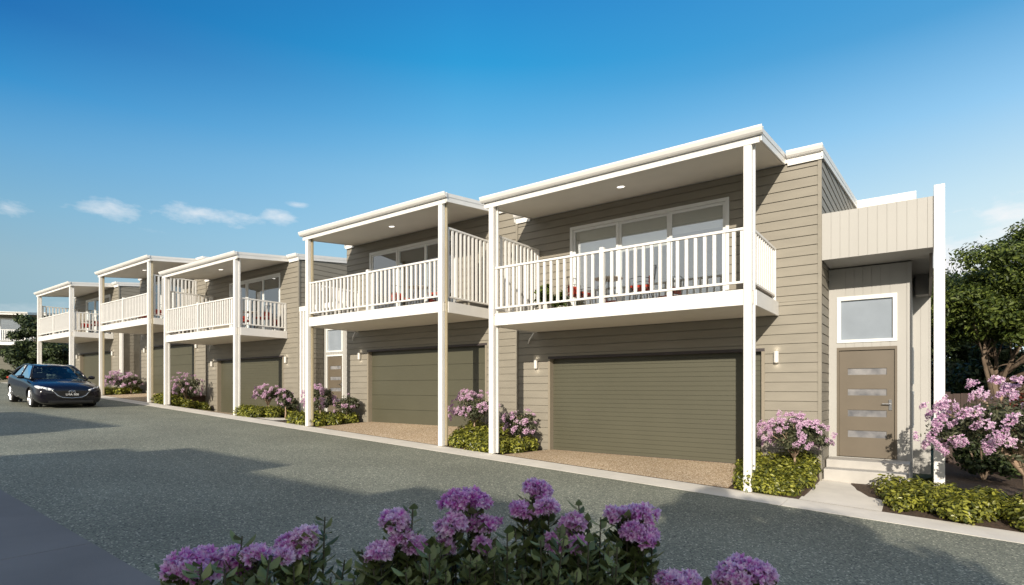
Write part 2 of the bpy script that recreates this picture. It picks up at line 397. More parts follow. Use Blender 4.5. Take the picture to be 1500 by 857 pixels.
# far hills
v = []; f = []; n = 60
for i in range(n+1):
    a = R(40)+R(70)*i/n
    deg = 40+70*i/n; hh = 60+12*math.sin(i*.31)+8*math.sin(i*.83+1)+150/(1+math.exp(-(deg-74)/3.0))
    for (rr, zz) in ((1500, -5), (1750, hh*.8), (1950, hh), (2300, -5)):
        v.append((-rr*math.sin(a), rr*math.cos(a), zz))
for i in range(n):
    for k in range(3): f.append((i*4+k, i*4+k+1, i*4+5+k, i*4+4+k))
me = bpy.data.meshes.new('hills'); me.from_pydata(v, [], f); me.materials.append(M['hill'])
me.polygons.foreach_set('use_smooth', [True]*len(me.polygons))
o = bpy.data.objects.new('hills', me); COL.objects.link(o); tag(o, kind='structure')

# ------------------------------------------------------------------ the townhouse
ZD = 2.93      # underside of the deck above the garage slab
PITCH = .11
def house(org, rz, label, group, W=5.435, PD=1.87, hr=2.79, wl=-6.13, wr=.79, gx=(-5.15, -.18), ribs=.1, win=(-4.54, -.83),
          entry=None, screen='left', ground=None, detail=True, depth=8.6, side_l=True, side_r=True, blinds=(.5, .62, .42)):
    T = thing('townhouse', org, label, 'house', group, rz)
    gl = ground or (lambda x: 0)
    zt = ZD+hr                                        # roof top at the front edge of the balcony roof
    fy = -PD-.18
    zr = lambda y: zt+PITCH*(y-fy)                    # roof plane
    th = .20
    ww = zr(0)-th
    wz0, wz1 = ZD+.26, ZD+2.48
    GZ = 2.30
    # ---- walls
    mb = MB(); X = (1, 0, 0); NF = (0, -1, 0)
    zlow = -.35
    def fr(s0, s1, z0, z1): boards(mb, (0, 0, 0), X, NF, s0, s1, z0, z1, .183, 0)
    fr(wl, gx[0], zlow, wz0); fr(gx[1], wr, zlow, wz0); fr(gx[0], gx[1], GZ, wz0)
    fr(wl, win[0], wz0, ww); fr(win[1], wr, wz0, ww); fr(win[0], win[1], wz1, ww)
    yl = lambda z: (z+th-zt)/PITCH+fy if z > ww else 0
    if side_r: boards(mb, (wr, 0, 0), (0, 1, 0), (1, 0, 0), 0, depth, zlow, zr(depth)-th, .183, 0, ylim=yl)
    if side_l: boards(mb, (wl, 0, 0), (0, 1, 0), (-1, 0, 0), 0, depth, zlow, zr(depth)-th, .183, 0, ylim=yl)
    # solid core behind the boards
    c = .012
    mb.box(wl+c, gx[0]-.002, .004, .3, zlow, wz0-.003); mb.box(gx[1]+.002, wr-c, .004, .3, zlow, wz0-.003)
    mb.box(gx[0], gx[1], .004, .3, GZ+.002, wz0-.003)
    mb.box(wl+c, win[0]-.002, .004, .28, wz0, ww); mb.box(win[1]+.002, wr-c, .004, .28, wz0, ww); mb.box(win[0]-.002, win[1]+.002, .004, .28, wz1+.002, ww)
    mb.box(wl+c, wr-c, .301, depth, zlow, wz0-.05)
    mb.box(wl+c, wr-c, 3.2, depth, wz0-.045, ww-.01)
    mb.box(wl+c, wl+.2, .281, 3.199, wz0-.045, ww-.01); mb.box(wr-.2, wr-c, .281, 3.199, wz0-.045, ww-.01)
    mb.hexa([(wl+c, .3, ww-.005), (wr-c, .3, ww-.005), (wr-c, depth, ww-.005), (wl+c, depth, ww-.005)],
            [(wl+c, .3, zr(.3)-th), (wr-c, .3, zr(.3)-th), (wr-c, depth, zr(depth)-th), (wl+c, depth, zr(depth)-th)])
    wall = mb.build('wall', M['siding'], T)
    # room behind the balcony doors
    mb = MB(); a, b = wl+.205, wr-.205
    mb.quad((a, .29, wz0-.04), (b, .29, wz0-.04), (b, 3.19, wz0-.04), (a, 3.19, wz0-.04))
    mb.quad((a, 3.19, wz0-.04), (b, 3.19, wz0-.04), (b, 3.19, ww-.02), (a, 3.19, ww-.02))
    mb.quad((a, .29, ww-.02), (b, .29, ww-.02), (b, 3.19, ww-.02), (a, 3.19, ww-.02))
    mb.quad((a, .29, wz0-.04), (a, 3.19, wz0-.04), (a, 3.19, ww-.02), (a, .29, ww-.02))
    mb.quad((b, .29, wz0-.04), (b, 3.19, wz0-.04), (b, 3.19, ww-.02), (b, .29, ww-.02))
    mb.build('interior', M['room'], T)
    # corner boards
    mb = MB()
    mb.box(wr-.03, wr+.034, -.034, .03, zlow, ww); mb.build('corner_trim', M['siding'], T)
    # ---- roof
    def slab(mb, x0, x1, y0, y1, t0, t1):
        mb.hexa([(x0, y0, zr(y0)-t1), (x1, y0, zr(y0)-t1), (x1, y1, zr(y1)-t1), (x0, y1, zr(y1)-t1)],
                [(x0, y0, zr(y0)-t0), (x1, y0, zr(y0)-t0), (x1, y1, zr(y1)-t0), (x0, y1, zr(y1)-t0)])
    mb = MB(); slab(mb, wl-.02, wr+.02, -.06, depth+.1, .012, th-.012); rf = mb.build('roof', M['roof'], T)
    mb = MB()
    for (xa, xb) in ((wl-.05, wl-.022), (wr+.022, wr+.06)):
        mb = MB(); slab(mb, xa, xb, -.08, depth+.12, -.004, .10); slab(mb, xa+.006, xb-.006, -.08, depth+.12, .0995, th)
        mb.build('verge_trim', M['white'], rf)
    px0, px1 = -W-.22, .22
    mb = MB(); slab(mb, px0+.04, px1-.04, fy+.10, -.062, .02, .163); br = mb.build('balcony_roof', M['roof'], T)
    mb = MB(); slab(mb, px0+.05, px1-.05, fy+.12, -.03, .165, .185); mb.build('soffit', M['soffit'], br)
    for (xa, xb) in ((px0, px0+.04), (px1-.04, px1)):
        mb = MB(); slab(mb, xa, xb, fy+.1, -.005, -.004, .085)
        slab(mb, xa+.008, xb-.008, fy+.1, -.005, .0845, .20)
        mb.build('side_fascia', M['white'], br)
    mb = MB(); slab(mb, px0+.041, px1-.041, fy+.085, fy+.115, .145, .225)
    mb.build('fascia', M['white'], br)
    def gutter(mb, x0, x1, y0):
        # quad gutter profile, front lip rolled
        pr = [(0, -.012), (-.012, 0), (-.026, -.004), (-.03, -.03), (-.05, -.045), (-.105, -.06), (-.115, -.075), (-.112, -.115), (-.10, -.125), (0, -.125)]
        pr = [(.0, 0), (-.015, .0), (-.02, -.02), (-.09, -.012), (-.103, .006), (-.115, 0), (-.112, -.03), (-.10, -.055), (-.085, -.085), (-.055, -.112), (0, -.118)]
        z = zr(y0)+.012
        bot = [(x0, y0+p, z+q) for p, q in pr]; top = [(x1, y0+p, z+q) for p, q in pr]
        mb.hexa(bot, top)
    mb = MB(); gutter(mb, px0-.03, px1+.02, fy+.083); mb.build('gutter', M['white'], br, bevel=.003)
    mb = MB()
    for (xa, xb) in ((wl-.02, px0-.035), (px1+.025, wr+.065)):
        if xb > xa:
            mb = MB(); gutter(mb, xa, xb, -.062); gt = mb.build('gutter', M['white'], rf, bevel=.003)
            mb = MB(); mb.box(xa+.01, xb-.005, -.061, -.035, zr(-.05)-.24, zr(-.05)-.105); mb.build('eave_fascia', M['white'], rf)
    # ceiling downlight
    yc = -PD*.57; zc = zr(yc)-.185
    mb = MB(); mb.lathe([(.0, -.004), (.075, -.004), (.075, .0)], 20); dl = mb.build('downlight', M['lampglow'], T, loc=(-W/2, yc, zc-.002))
    dl.rotation_euler = (math.atan(PITCH), 0, 0)
    mb = MB(); mb.lathe([(.076, -.002), (.10, -.006), (.10, .0)], 20); mb.build('rim', M['white'], dl)
    # ---- deck
    mb = MB(); mb.box(-W-.06, .06, -PD-.03, -.03, ZD+.015, ZD+.225); dk = mb.build('balcony_deck', M['soffit'], T)
    mb = MB()
    mb.box(-W+.085, -.085, -PD-.062, -PD-.031, ZD, ZD+.265)
    mb.build('fascia', M['white'], dk, bevel=.003)
    for xa in (.061, -W-.092):
        mb = MB(); mb.box(xa, xa+.031, -PD+.1, -.025, ZD, ZD+.265); mb.build('side_fascia', M['white'], dk, bevel=.003)
    mb = MB(); y = -PD
    while y < -.06: mb.box(-W-.055, .055, y, min(y+.086, -.032), ZD+.2255, ZD+.25); y += .092
    mb.build('floor_boards', M['deck'], dk)
    # ---- posts (each reaches from the lane to the balcony roof) with a downpipe channel on the house side
    for xc in (0, -W):
        mb = MB(); zb = gl(xc)+.015; ztp = zr(-PD)-.186
        mb.box(xc-.078, xc+.052, -PD-.085, -PD+.03, zb, ztp)
        po = mb.build('post', M['white'], T, bevel=.012)
        mb = MB(); mb.box(xc-.03, xc+.078, -PD+.042, -PD+.10, zb+.004, ztp-.003); mb.box(xc-.02, xc+.03, -PD+.028, -PD+.044, zb+.004, ztp-.003)
        mb.build('downpipe', M['tanpost'] if ribs > .2 else M['white'], po, bevel=.012)
    # ---- railings
    zf = ZD+.265; zt_ = ZD+1.305; zb_ = ZD+.40
    bal = MB().box(-.027, .027, -.02, .02, 0, zt_-.035-zb_-.03).mesh('baluster', M['white'])
    bals = MB().box(-.02, .02, -.027, .027, 0, zt_-.035-zb_-.03).mesh('baluster', M['white'])
    def rail_front():
        mb = MB(); y = -PD-.02
        mb.box(-W+.08, -.08, y-.032, y+.032, zt_-.045, zt_); mb.box(-W+.08, -.08, y-.025, y+.025, zb_-.03, zb_+.01)
        for xm in (-W/2-.0,): mb.box(xm-.045, xm+.045, y-.046, y+.046, zf+.001, zt_+.05)
        r = mb.build('railing', M['white'], T, bevel=.004)
        n = 16; half = (W-.16)/2
        if detail:
            for sx_ in (-W+.08, -W/2+.045):
                wdt = W/2-.125; cnt = int(round(wdt/.158))
                for i in range(1, cnt): link('baluster', bal, r, (sx_+wdt*i/cnt, y, zb_+.011))
                if sx_ < -W/2-.01: link('baluster', bal, r, (sx_+.03, y, zb_+.011))
                else: link('baluster', bal, r, (-.08-.03, y, zb_+.011))
        return r
    rail_front()
    def rail_side(xc, high):
        mb = MB(); top = ZD+2.08 if high else zt_; y0, y1 = -PD+.09, -.03
        mb.box(xc-.03, xc+.03, y0, y1, top-.045, top); mb.box(xc-.025, xc+.025, y0, y1, zb_-.03, zb_+.01)
        mb.box(xc-.035, xc+.035, y1-.07, y1-.002, ZD+.266, top-.046)
        r = mb.build('privacy_screen' if high else 'side_railing', M['white'], T, bevel=.004)
        hb = bals if not high else MB().box(-.02, .02, -.03, .03, 0, top-.046-zb_-.012).mesh('slat', M['white'])
        L_ = y1-y0-.07; cnt = int(round(L_/.148))
        if detail:
            for i in range(cnt): link('slat' if high else 'baluster', hb, r, (xc, y0+L_*(i+.5)/cnt, zb_+.011))
    rail_side(.02, screen == 'right'); rail_side(-W-.02, screen == 'left')
    # ---- balcony doors
    wx0, wx1 = win; sp = (wx1-wx0)
    mb = MB(); y0, y1 = -.04, .09
    mb.box(wx0, wx1, y0, y1, wz1-.07, wz1); mb.box(wx0, wx1, y0, y1, wz0-.0, wz0+.05)
    for x_ in (wx0, wx1-.07): mb.box(x_, x_+.07, y0+.001, y1-.001, wz0+.05, wz1-.07)
    wf = mb.build('balcony_window', M['wframe'], T, bevel=.004)
    nP = 3; e0 = wx0+.07; pw = (sp-.14)/nP
    for i in range(nP):
        a, b = e0+pw*i, e0+pw*(i+1); yo = .0 if i != 1 else .03
        mb = MB()
        mb.box(a+.001, a+.061, yo, yo+.035, wz0+.052, wz1-.072); mb.box(b-.061, b-.001, yo, yo+.035, wz0+.052, wz1-.072)
        mb.box(a+.061, b-.061, yo, yo+.035, wz1-.13, wz1-.072); mb.box(a+.061, b-.061, yo, yo+.035, wz0+.052, wz0+.13)
        mb.build('frame', M['wframe'], wf)
        mb = MB(); mb.box(a+.058, b-.058, yo+.012, yo+.020, wz0+.12, wz1-.12); mb.build('pane', M['glass'], wf)
        mb = MB(); mb.box(a+.02, b-.02, .12, .126, wz1-.1-blinds[i], wz1-.02); mb.box(a+.02, b-.02, .115, .131, wz1-.12-blinds[i], wz1-.1-blinds[i])
        mb.build('blind', M['blind'], wf)
    if detail:
        mb = MB(); x_ = e0+.05
        for k in range(7): mb.tube([(x_+k*.05, .17+.02*(k % 2), wz0+.01), (x_+k*.05, .17+.02*(k % 2), wz1-.03)], .03, 6)
        mb.build('curtain', M['curtain'], wf, smooth=True)
    # ---- garage door
    mb = MB(); boards(mb, (0, .14, 0), X, NF, gx[0]+.04, gx[1]-.04, -.02, GZ-.04, ribs, -.02, groove=.009 if ribs < .2 else .012, depth=.012 if ribs < .2 else .02, lip=.003 if ribs < .2 else 0)
    mb.box(gx[0]+.02, gx[1]-.02, .145, .29, -.3, GZ-.02)
    gd = mb.build('garage_door', M['garage'], T)
    mb = MB(); mb.box(gx[0]+.04, gx[1]-.04, .119, .135, -.018, .012); mb.build('weather_seal', M['darktrim'], gd)
    for xa in (gx[0]-.02, gx[1]-.038):
        mb = MB(); mb.box(xa, xa+.058, -.03, .136, zlow, GZ-.04); mb.build('garage_jamb', M['jamb'], T)
    mb = MB(); mb.box(gx[0]-.02, gx[1]+.02, -.031, .137, GZ-.0395, GZ+.02); mb.build('garage_lintel', M['darktrim'], T)
    # ---- wall lights
    for xl in (gx[0]-.35, min(gx[1]+.24, wr-.2)):
        zl = 2.14
        mb = MB(); mb.lathe([(0, -.11), (.04, -.11), (.045, -.1), (.045, .1), (.04, .11), (.03, .112), (.03, .09), (0, .09)], 16)
        mb.box(-.02, .02, .03, .062, -.05, .05)
        wlgt = mb.build('wall_light', M['lampbody'], T, loc=(xl, -.086, zl), smooth=False)
        mb = MB(); mb.lathe([(0, .0), (.028, .0)], 12); mb.build('bulb', M['lampglow'], wlgt, loc=(0, 0, .1))
        if detail:
            for dz in (.16, -.16):
                ld = bpy.data.lights.new('wall_light_lamp', 'POINT'); ld.energy = .16; ld.color = (1, .9, .75); ld.shadow_soft_size = .02
                lo = bpy.data.objects.new('lamp', ld); COL.objects.link(lo); lo.parent = wlgt; lo.location = (0, .02, dz)
    # drain spout under the deck
    mb = MB(); mb.tube([(-W-.1, -.12, ZD-.01), (-W-.25, -.09, ZD-.16), (-W-.32, -.05, ZD-.26)], .017, 8); mb.build('drain_spout', M['white'], T, smooth=True)
    # ---- entry
    DY = 1.05
    if entry:
        d0 = wr+.2; d1 = d0+.91; zd0 = .2; zd1 = zd0+2.1
        ex = wr+1.35 if entry == 'parapet' else wr+1.9
        ztop = 3.9 if entry == 'parapet' else 3.85
        mb = MB(); vboards(mb, (0, DY, 0), X, NF, wr+.02, d0-.04, -.3, ztop, .145); vboards(mb, (0, DY, 0), X, NF, d1+.04, ex, -.3, ztop, .145)
        vboards(mb, (0, DY, 0), X, NF, d0-.04, d1+.04, zd1+.04, zd1+.13, .145); vboards(mb, (0, DY, 0), X, NF, d0-.04, d1+.04, zd1+1.04, ztop, .145)
        vboards(mb, (0, DY, 0), X, NF, d0-.04, d1+.04, -.3, zd0-.01, .145)
        if entry == 'parapet':
            vboards(mb, (ex, DY, 0), (0, 1, 0), X, 0, 2.2, -.3, ztop, .145)
            mb.box(ex-.05, ex+.022, DY-.022, DY+.06, -.3, ztop)
        mb.box(wr+.01, ex-.012, DY+.16, DY+2.2, -.3, ztop+.0)
        mb.build('entry_wall', M['clad'], T)
        # door
        mb = MB(); mb.box(d0, d0+.137*1.05, DY+.02, DY+.065, zd0, zd1-.02); mb.box(d0+.86*.91, d1, DY+.02, DY+.065, zd0, zd1-.02)
        H = 2.1; sl_ = [(.178, .238), (.369, .429), (.564, .626), (.755, .819)]; pz = zd1-.02
        xa, xb = d0+.144, d0+.7826
        for (t0, t1) in sl_:
            mb.box(xa, xb, DY+.02, DY+.065, zd1-H*t0, pz); pz = zd1-H*t1
        mb.box(xa, xb, DY+.02, DY+.065, zd0, pz)
        dr = mb.build('front_door', M['door'], T)
        for (t0, t1) in sl_:
            m2 = MB(); m2.box(xa, xb, DY+.038, DY+.046, zd1-H*t1, zd1-H*t0); m2.build('pane', M['slot'], dr)
        m2 = MB(); m2.box(xa-.1, xb+.1, DY+.10, DY+.12, zd0, zd1); m2.build('hall', M['blind'], dr)
        m2 = MB(); hx = d1-.07; hz = zd0+1.02
        m2.box(hx-.025, hx+.025, DY+.002, DY+.02, hz-.1, hz+.1); m2.tube([(hx, DY+.01, hz+.02), (hx, DY-.045, hz+.02), (hx-.13, DY-.045, hz+.02)], .011, 8)
        m2.build('handle', M['chrome'], dr, bevel=.002)
        m2 = MB(); m2.box(d0-.04, d0-.002, DY-.02, DY+.1, zd0, zd1+.04); m2.box(d1+.002, d1+.04, DY-.02, DY+.1, zd0, zd1+.04); m2.box(d0-.0015, d1+.0015, DY-.02, DY+.1, zd1-.018, zd1+.04)
        m2.build('door_frame', M['door'] if entry == 'parapet' else M['wframe'], T)
        # transom window
        m2 = MB(); a, b, z0, z1 = d0+.0, d1-.02, zd1+.15, zd1+1.0
        m2.box(a-.04, b+.06, DY-.03, DY+.1, z0-.02, z0+.04); m2.box(a-.04, b+.06, DY-.03, DY+.1, z1-.04, z1+.04)
        m2.box(a-.04, a+.03, DY-.03, DY+.1, z0+.04, z1-.04); m2.box(b-.01, b+.06, DY-.03, DY+.1, z0+.04, z1-.04)
        tw = m2.build('window', M['wframe'], T, bevel=.004)
        m2 = MB(); m2.box(a+.03, b-.01, DY+.03, DY+.045, z0+.04, z1-.04); m2.build('pane', M['frost'], tw)
        # steps
        m2 = MB(); sxb = ex+.05 if entry == 'parapet' else ex-.3
        m2.box(wr+.04, sxb-.05, DY-.55, DY-.012, -.3, zd0-.02); m2.build('doorstep', M['step'], T, bevel=.012)
        m2 = MB(); m2.box(wr+.04, sxb-.09, DY-.9, DY-.552, -.3, .035); m2.build('step', M['step'], T, bevel=.012)
        if entry == 'parapet':
            # grooved parapet, porch ceiling, tall end blade
            ph0, ph1 = 3.905, 4.76; px = 2.478; bx = px+.15
            m2 = MB(); vboards(m2, (0, -.005, 0), X, NF, wr+.036, px, ph0, ph1, .142)
            m2.box(wr+.036, px-.001, -.004, .09, ph0, ph1); m2.build('parapet', M['clad'], T)
            m2 = MB(); m2.box(wr+.04, px, .091, 3.5, ph0+.02, ph0+.12); m2.build('porch_ceiling', M['clad'], T)
            m2 = MB(); m2.box(px+.001, bx, -.06, .22, -.45, 4.93); m2.build('blade_wall', M['white'], T, bevel=.006)
            m2 = MB(); m2.box(ex+.06, px-.06, 2.8, 3.18, 3.5, ph0+.018); m2.build('bulkhead', M['clad'], T)
            m2 = MB(); m2.box(px-.055, px-.003, .6, 3.18, 3.5, ph0+.018); m2.build('porch_beam', M['door'], T)
            m2 = MB(); vboards(m2, (0, 3.2, 0), X, NF, ex-.3, px-.02, -.3, ph0+.018, .145); m2.box(ex-.3, px-.021, 3.205, 3.3, -.3, ph0+.018); m2.build('back_wall', M['clad'], T)
            m2 = MB(); m2.box(wr+.05, 2.17, 6.45, 8.4, ph0+.13, 6.74); m2.build('rear_wing', M['white'], T)
            for zz in (1.62, .78):
                m2 = MB(); m2.box(ex+.011, ex+.04, DY+.35, DY+1.6, zz, zz+.7); sw = m2.build('side_window', M['wframe'], T)
                m2 = MB(); m2.box(ex+.0401, ex+.045, DY+.42, DY+1.53, zz+.06, zz+.64); m2.build('pane', M['frost'], sw)
        else:
            zc = 3.86
            m2 = MB(); m2.box(wr+.04, ex+.7, -.02, DY+.3, zc, zc+.17); m2.build('entry_canopy', M['white'], T, bevel=.004)
            for xx in (wr+.05, wr+.24):
                m2 = MB(); m2.box(xx, xx+.1, -.01, .09, -.3, zc-.001); m2.build('canopy_post', M['white'], T, bevel=.004)
    return T

grp = 'pale townhouses in the row along the lane'
def gfun(Rx, pz): return lambda x: g(Rx+x)-pz
PADS = dict(A=-1.545, B=-1.11, D=-.265)
RA = XA; S = 16.65; RB = XA-5.435-1.548
RC, RD, RE = RA-S, RB-S, RA-2*S
house((RA, WY, PADS['A']), 0, 'nearest townhouse, with a brown front door and a ribbed olive garage door', grp, hr=2.86, entry='parapet', ground=gfun(RA, PADS['A']), ribs=.1, screen='left')
house((RB, WY-.012, PADS['B']), 0, 'second nearest townhouse, with a flat panelled garage door, left of the nearest one', grp, wl=-6.1, wr=.86, gx=(-5.03, -.15),
      win=(-4.93, -1.22), ribs=.45, screen='right', ground=gfun(RB, PADS['B']), blinds=(.35, .35, .4))
house((RC, WY, PADS['B']), 0, 'middle townhouse of the row, with a flower bush before its ribbed garage door', grp, win=(-4.1, -.38), entry='canopy', ground=gfun(RC, PADS['B']), blinds=(.3, .3, .55))
house((RD, WY-.012, PADS['D']), 0, 'fourth townhouse from the right, with a panelled garage door beside the parked car', grp, wl=-6.1, wr=.86, gx=(-5.03, -.15), win=(-4.93, -1.22),
      ribs=.45, screen='right', ground=gfun(RD, PADS['D']), blinds=(.3, .5, .4))
house((RE, WY, PADS['D']), 0, 'farthest townhouse of the row, rising behind the parked black car', grp, win=(-4.1, -.38), entry='canopy', ground=gfun(RE, PADS['D']), blinds=(.3, .4, .5))
# the house across the far end of the lane
house((-63.3, 15.2, .72), R(49), 'distant white and tan house at the far left edge behind the dark tree', None, wr=.6, wl=-12, W=9, gx=(-7.5, -1.2), win=(-7.6, -.6), screen='none', ribs=.45)
# houses on the other side of the lane, behind the viewer: they shade the road
PDo = 1.5
def opp(Xright_w, Yf, pz, W, wl, wr, label, PD=1.87, gx=None, win=None):
    # rotated half a turn: local +x points to world -x; local x = 0 is the post with the smaller world x
    T = house((Xright_w, Yf-PD-.18, pz), R(180), label, 'townhouses across the lane', W=W, PD=PD, wl=wl, wr=wr, gx=gx or (-W+.3, -.2), win=win or (-W+.7, -.6),
          screen='none', detail=False, ground=lambda x: -.25, hr=2.79)
    return T
opp(-18.1, -9.4, -.88, 5.435, -6.3, .8, 'townhouse across the lane, left of the gap between the houses')
opp(-7.45, -9.4, -1.28, 2.75, -6.0, .8, 'townhouse across the lane with a narrow balcony roof', PD=1.2)
opp(-1.2, -9.4, -1.28, 2.6, -3.2, .249, 'townhouse across the lane nearest the shade tree', PD=1.87)

# ------------------------------------------------------------------ balcony furniture
def chair(loc, rz, label):
    t = thing('balcony_chair', loc, label, 'chair', 'red cushioned balcony chairs', rz)
    m = MB(); m.box(-.2, .2, -.2, .2, .42, .48); m.build('cushion', M['cushion'], t, bevel=.02)
    m = MB(); m.box(-.19, .19, .17, .21, .5, .66); m.build('back_cushion', M['cushion'], t, bevel=.015)
    for sx_ in (-1, 1):
        for sy in (-1, 1):
            m = MB(); m.tube([(sx_*.17, sy*.17, .42), (sx_*.24, sy*.24, 0)], .009, 6); m.build('leg', M['wire'], t)
    m = MB(); m.tube([(-.2, .2, .4), (-.22, .27, .85), (0, .3, .9), (.22, .27, .85), (.2, .2, .4)], .009, 6)
    for k in (-.1, 0, .1): m.tube([(k, .2, .45), (k, .295, .88)], .005, 5)
    for sx_ in (-1, 1): m.tube([(sx_*.21, .22, .6), (sx_*.26, 0, .64), (sx_*.24, -.2, .6), (sx_*.2, -.2, .42)], .008, 6)
    m.tube([(-.2, -.2, .42), (.2, -.2, .42), (.2, .2, .42), (-.2, .2, .42), (-.2, -.2, .42)], .008, 6)
    m.build('frame', M['wire'], t)
def table(loc, label):
    t = thing('balcony_table', loc, label, 'table', 'small round balcony tables')
    m = MB(); m.lathe([(0, .7), (.3, .7), (.31, .71), (.31, .72), (0, .725)], 24); m.build('table_top', M['tablew'], t)
    for k in range(3):
        a = k*2.094; m = MB(); m.tube([(.05*math.cos(a), .05*math.sin(a), .7), (.26*math.cos(a), .26*math.sin(a), 0)], .01, 6); m.build('leg', M['wire'], t)
def pot(loc, label, s=1.0):
    t = thing('potted_plant', loc, label, 'plant', 'potted plants on balconies')
    m = MB(); m.lathe([(0, 0), (.13*s, 0), (.17*s, .4*s), (.15*s, .4*s), (.14*s, .34*s), (0, .34*s)], 20); m.build('pot', M['pot'], t)
    leaves('foliage', t, [(0, 0, .55*s, .2*s, .2*s, .25*s)], 260, .09, M['treeleaf'])
def quads_mesh(name, C, A, B, m, tone, tip=False):
    """n leaves: centre C, half-length A, half-width B (n,3 arrays) as 4-vert diamonds with a slight fold"""
    n = len(C); Nn = np.cross(A, B); Nn /= (np.linalg.norm(Nn, axis=1, keepdims=True)+1e-9)
    bl = np.linalg.norm(B, axis=1, keepdims=True)
    V = np.empty((n, 6, 3)); V[:, 0] = C-A; V[:, 1] = C-A*.25+B+Nn*bl*.35; V[:, 2] = C+A*.45+B*.75+Nn*bl*.25; V[:, 3] = C+A; V[:, 4] = C+A*.45-B*.75+Nn*bl*.25; V[:, 5] = C-A*.25-B+Nn*bl*.35
    idx = np.arange(n)[:, None]*6
    F = np.concatenate([idx+np.array([[0, 1, 2, 3]]), idx+np.array([[0, 3, 4, 5]])], 1).reshape(-1, 4)
    me = bpy.data.meshes.new(name); me.vertices.add(n*6); me.vertices.foreach_set('co', V.reshape(-1))
    nf = len(F); me.loops.add(nf*4); me.loops.foreach_set('vertex_index', F.reshape(-1).astype(np.int32))
    me.polygons.add(nf); me.polygons.foreach_set('loop_start', np.arange(nf, dtype=np.int32)*4); me.polygons.foreach_set('loop_total', np.full(nf, 4, dtype=np.int32))
    me.update(calc_edges=True); me.validate()
    if tip:
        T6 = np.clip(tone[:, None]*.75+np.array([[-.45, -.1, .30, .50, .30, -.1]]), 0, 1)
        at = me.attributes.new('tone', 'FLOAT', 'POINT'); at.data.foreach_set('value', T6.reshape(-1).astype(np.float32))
    else:
        at = me.attributes.new('tone', 'FLOAT', 'FACE'); at.data.foreach_set('value', np.repeat(tone, 2).astype(np.float32))
    me.materials.append(m); return me
def rdir(n):
    v = rng.normal(size=(n, 3)); return v/np.linalg.norm(v, axis=1, keepdims=True)
def leaf_arrays(blobs, n, size, asp=.42, shell=.55, up=.35):
    """points in the outer part of ellipsoid blobs, leaves facing out and up"""
    vol = np.array([b[3]*b[4]*b[5] for b in blobs])**.67; cnt = np.maximum(1, (n*vol/vol.sum())).astype(int)
    C = []; O = []
    for b, k in zip(blobs, cnt):
        d = rdir(k); r = shell+(1-shell)*rng.random((k, 1))**.6; r *= 1+.12*rng.normal(size=(k, 1))
        C.append(np.array(b[:3])+d*r*np.array(b[3:6])); O.append(d)
    C = np.concatenate(C); O = np.concatenate(O); n = len(C)
    nr = O+rng.normal(size=(n, 3))*.55; nr[:, 2] += up; nr /= np.linalg.norm(nr, axis=1, keepdims=True)
    A = np.cross(nr, rdir(n)); A /= np.linalg.norm(A, axis=1, keepdims=True)+1e-9; B = np.cross(nr, A)
    s_ = size*(.6+.8*rng.random((n, 1)))
    return C, A*s_, B*s_*asp
def leaves(name, parent, blobs, n, size, m, asp=.42, shell=.55, up=.35, kind=None, zmin=None):
    C, A, B = leaf_arrays(blobs, n, size, asp, shell, up)
    if zmin is not None: k = C[:, 2] > zmin; C, A, B = C[k], A[k], B[k]
    tone = np.clip(rng.random(len(C))**1.4, 0, 1)
    o = bpy.data.objects.new(name, quads_mesh(name, C, A, B, m, tone)); COL.objects.link(o)
    if parent: o.parent = parent
    return o

names = dict(A='the nearest balcony', B='the second nearest balcony', C='the middle balcony', D='the fourth balcony from the right', E='the farthest balcony of the row')
for k, rx, pz in (('A', RA, PADS['A']), ('B', RB, PADS['B']), ('C', RC, PADS['B']), ('D', RD, PADS['D']), ('E', RE, PADS['D'])):
    zf = pz+ZD+.252
    off = -3.75 if k != 'B' else -2.6
    if k in 'CE': off = -1.6
    chair((rx+off-.1, WY-.75, zf), R(80), 'red cushioned wire chair on %s, left of its table' % names[k])
    chair((rx+off+1.35, WY-.75, zf), R(-75), 'red cushioned wire chair on %s, right of its table' % names[k])
    table((rx+off+.62, WY-.8, zf), 'small round table between the two chairs on %s' % names[k])
pot((RA-4.95, WY-.5, PADS['A']+ZD+.252), 'white pot with a green plant on the nearest balcony beside the privacy screen')
pot((RA-4.6, WY-.35, PADS['A']+ZD+.252), 'smaller white pot with a plant on the nearest balcony, away from the screen', .75)

